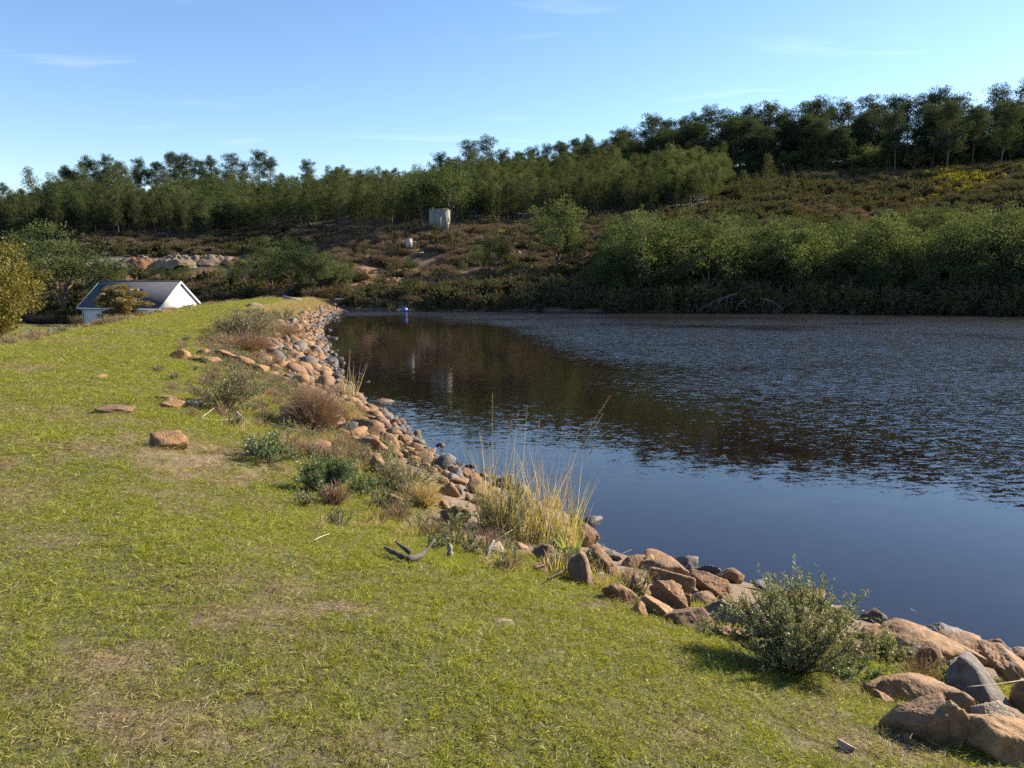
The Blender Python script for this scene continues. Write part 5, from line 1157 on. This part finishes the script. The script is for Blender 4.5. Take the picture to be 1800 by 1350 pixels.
# blue drum floating off the far bank
B = np.array([86 * (710.5 - 900) / 1361.3, 88.0, 0.0]); dr_ = link('plastic_drum', None, None, (B[0] * 88 / 86, 88.0, .16), (R(62), 0, R(25)), (.8, .8, .8))
def lathe(prof, k=20):
    q = Geo(); prof = np.array(prof); th = np.arange(k) / k * 6.28318; V = np.stack([prof[:, None, 0] * np.cos(th), prof[:, None, 0] * np.sin(th), np.repeat(prof[:, 1:2], k, 1)], -1).reshape(-1, 3); m_ = len(prof)
    i = np.arange(m_ - 1)[:, None]; j = np.arange(k)[None]; j2 = (j + 1) % k; q.add(V, np.stack([i * k + j, i * k + j2, (i + 1) * k + j2, (i + 1) * k + j], -1).reshape(-1, 4)); return q
link('drum_body', lathe([(0, -.46), (.27, -.46), (.30, -.42), (.30, -.2), (.315, -.17), (.30, -.14), (.30, .14), (.315, .17), (.30, .2), (.30, .42), (.27, .46), (0, .46)]).mesh('drum_body', M_BLUE, True), dr_)
link('bung', lathe([(0, .455), (.05, .455), (.05, .49), (0, .49)], 10).mesh('bung', M_TRIM, True), dr_)
tag(dr_, 'blue plastic drum floating in the shadow off the far bank', 'drum')
# log and pipe at the far end of the crest
P, t = hit(497, 527); q = Geo(); q.tube([P + np.array([0, 0, .35]), P + np.array([1.0, .1, .1]), P + np.array([1.9, .2, -.02])], [.16, .14, .12], 8); o = link('fallen_log', q.mesh('fallen_log', M_DEAD, True)); tag(o, 'grey log lying across the far end of the grassy crest', 'log')
B = at_col(588, 97); q = Geo(); q.tube([(0, 0, .5), (1.6, .4, .55)], [.11, .11], 8); tag(link('pipe', q.mesh('pipe', M_PIPE, True), None, B), 'pale blue pipe on the bank at the far end of the dam', 'pipe')
P, t = hit(449, 540); W, F = rock_shape(70, 4, 'round'); me = mk_mesh('soil_mound', W, F, M_SPOIL, True); o = link('soil_mound', me, None, (P[0], P[1], P[2] - .05), (0, 0, .3), (.75, .6, .42)); tag(o, 'small brown soil mound on the far part of the crest', 'mound')
# spoil heaps above the cut bank
def mound(seed, rx, ry, h):
    g = np.random.default_rng(seed); k, m_ = 48, 20; th = np.arange(k) / k * 6.28318; r = np.linspace(0, 1, m_); TH, RR_ = np.meshgrid(th, r, indexing='ij')
    x = RR_ * np.cos(TH); y = RR_ * np.sin(TH); gul = .22 * np.sin(TH * 7 + seed + 2 * RR_) * RR_ * (1 - RR_) * 2
    z = (1 - RR_ ** 2.6) * (1 + gul) + (fbm(x * 2, y * 2, .9, 4, seed) - .5) * 1.1 + (fbm(x * 2, y * 2, .22, 3, seed + 2) - .5) * .55 * (1 - RR_ * .5) - .25
    i = np.arange(k)[:, None]; j = np.arange(m_ - 1)[None]; i2 = (i + 1) % k
    return mk_mesh('spoil_heap', np.stack([x * rx, y * ry, z * h], -1).reshape(-1, 3), np.stack([i * m_ + j, i * m_ + j + 1, i2 * m_ + j + 1, i2 * m_ + j], -1).reshape(-1, 4), None, False)
for i, (x, y, w, h, mt, lab) in enumerate([(182, 462, 44, 20, M_SPOIL, 'pale spoil heap at the left end of the cut bank'), (214, 460, 40, 24, M_SPOIL, 'second pale spoil heap from the left on the cut bank'), (242, 462, 36, 26, M_RED, 'reddish spoil heap in the middle of the cut bank'), (262, 458, 30, 22, M_SPOIL, 'narrow pale spoil heap beside the reddish one'),
        (308, 458, 44, 28, M_SPOIL, 'broad pale spoil heap behind the bushy trees'), (334, 456, 30, 22, M_SPOIL, 'pale spoil heap right of the broad one'), (362, 455, 34, 22, M_SPOIL, 'rounded pale spoil heap near the right end of the cut bank'), (392, 454, 36, 20, M_SPOIL, 'last pale spoil heap at the right end of the cut bank'), (420, 458, 34, 16, M_RED, 'low reddish heap right of the spoil heaps'),
        (650, 500, 34, 18, M_RED, 'orange soil heap at the left foot of the clearing'), (690, 492, 36, 16, M_RED, 'orange soil heap in the middle of the clearing foot'), (910, 446, 26, 20, M_RED, 'bright red soil mound right of the slender tree'), (925, 444, 18, 18, M_RED, 'smaller red soil mound beside the bright one'), (632, 478, 22, 22, M_RED, 'dark red earth bank beside the small bright tree')]):
    P, t = hit(x, y + h * .3); s_ = t / 1350; me = mound(75 + i, w * s_ * 1.05, w * s_ * .8, h * s_ * .62); me.materials.append(mt)
    tag(link('spoil_heap', me, None, (P[0], P[1] + .4, P[2])), lab, 'heap')

# ----------------------------------------------------------------------------- driftwood, canes and sticks
def wood(name, px_pts, rad, mat, label, cat, lift=.02, seed=1, k=8):
    g = np.random.default_rng(seed); Q = []
    for (x, y, up) in px_pts: P, t = hit(x, y, 0.0); Q.append(P + np.array([0, 0, lift + up]))
    Q = cr_spline(np.array(Q), 4); Q = Q + g.normal(0, rad[0] * .12, Q.shape); r = np.interp(np.linspace(0, 1, len(Q)), np.linspace(0, 1, len(rad)), rad) * (1 + .16 * g.normal(size=len(Q)))
    B = Q.mean(0); q = Geo(); q.tube(Q - B, np.abs(r), k); return tag(link(name, q.mesh(name, mat, True), None, B), label, cat)
e_ = wood('driftwood', [(676, 975, .03), (700, 985, .02), (722, 990, .01), (745, 985, .03), (764, 985, .13)], [.011, .018, .023, .019, .007], M_DRIFT, 'dark forked piece of driftwood lying on the lawn', 'driftwood', seed=3)
g = np.random.default_rng(9); q = Geo(); q.tube(curve_path(g, (0.0, 0, .0), (-.6, .3, .45), .14, 5, .12), np.linspace(.02, .006, 6), 6); link('side_branch', q.mesh('side_branch', M_DRIFT, True), e_)
wood('stump', [(790, 980, -.02), (791, 980, .05), (790, 980, .10)], [.020, .020, .016], M_DEAD, 'short grey stake standing upright in the grass', 'stake', lift=0)
wood('stump', [(850, 985, -.02), (858, 985, .08), (868, 985, .17)], [.026, .022, .010], M_DEAD, 'splintered grey stump leaning beside the pale stones', 'stump', lift=0, seed=5)
wood('stick', [(325, 713, .02), (340, 718, .06), (357, 716, .07)], [.03, .028, .02], M_DEAD, 'pale curved stick at the foot of the olive shrub', 'stick', seed=6)
wood('stick', [(416, 733, .05), (424, 738, .02), (430, 740, .01)], [.03, .03, .02], M_DEAD, 'short pale stick lying beside the small brown stone', 'stick', seed=7)
wood('cane', [(352, 739, .01), (390, 742, .01), (425, 741, .02)], [.006, .005], M_STRAW, 'long straw coloured cane lying level on the lawn', 'cane', seed=8)
wood('cane', [(354, 738, .01), (366, 732, .04), (378, 727, .07)], [.006, .005], M_STRAW, 'short cane angled up from the end of the level one', 'cane', seed=8)
wood('cane', [(468, 748, .03), (500, 757, .03), (535, 765, .03)], [.010, .010], M_STRAW, 'cane lying across weeds below the pinkish bush', 'cane', seed=9)
wood('cane', [(1695, 1262, .06), (1750, 1262, .08), (1840, 1256, .12)], [.002, .0022, .0022], M_STRAW, 'thin dry cane lying across the near boulders', 'cane', seed=10, lift=.10)
wood('cane', [(552, 957, .01), (566, 951, .015), (580, 947, .02)], [.004, .003], M_STRAW, 'thin pale cane lying on the lawn left of the driftwood', 'cane', seed=11)
wood('cane', [(860, 970, .04), (890, 955, .08), (940, 930, .14)], [.004, .0035, .003], M_STRAW, 'dry cane leaning from the splintered stump into the reeds', 'cane', seed=12)
wood('stick', [(962, 1030, .03), (990, 1020, .05), (1012, 1014, .06)], [.005, .004], M_DRIFT, 'grey stick in the grass beside the leaning slab', 'stick', seed=13)
wood('stick', [(1082, 1008, .10), (1100, 1004, .13), (1110, 1000, .14)], [.0035, .003], M_DRIFT, 'thin stick lying over the split brown rock', 'stick', seed=14, lift=.05)
wood('stick', [(1018, 911, .02), (1032, 913, .02), (1044, 914, .0)], [.012, .008], M_DRIFT, 'thin dark stick floating beside the broken rock', 'stick', seed=15)
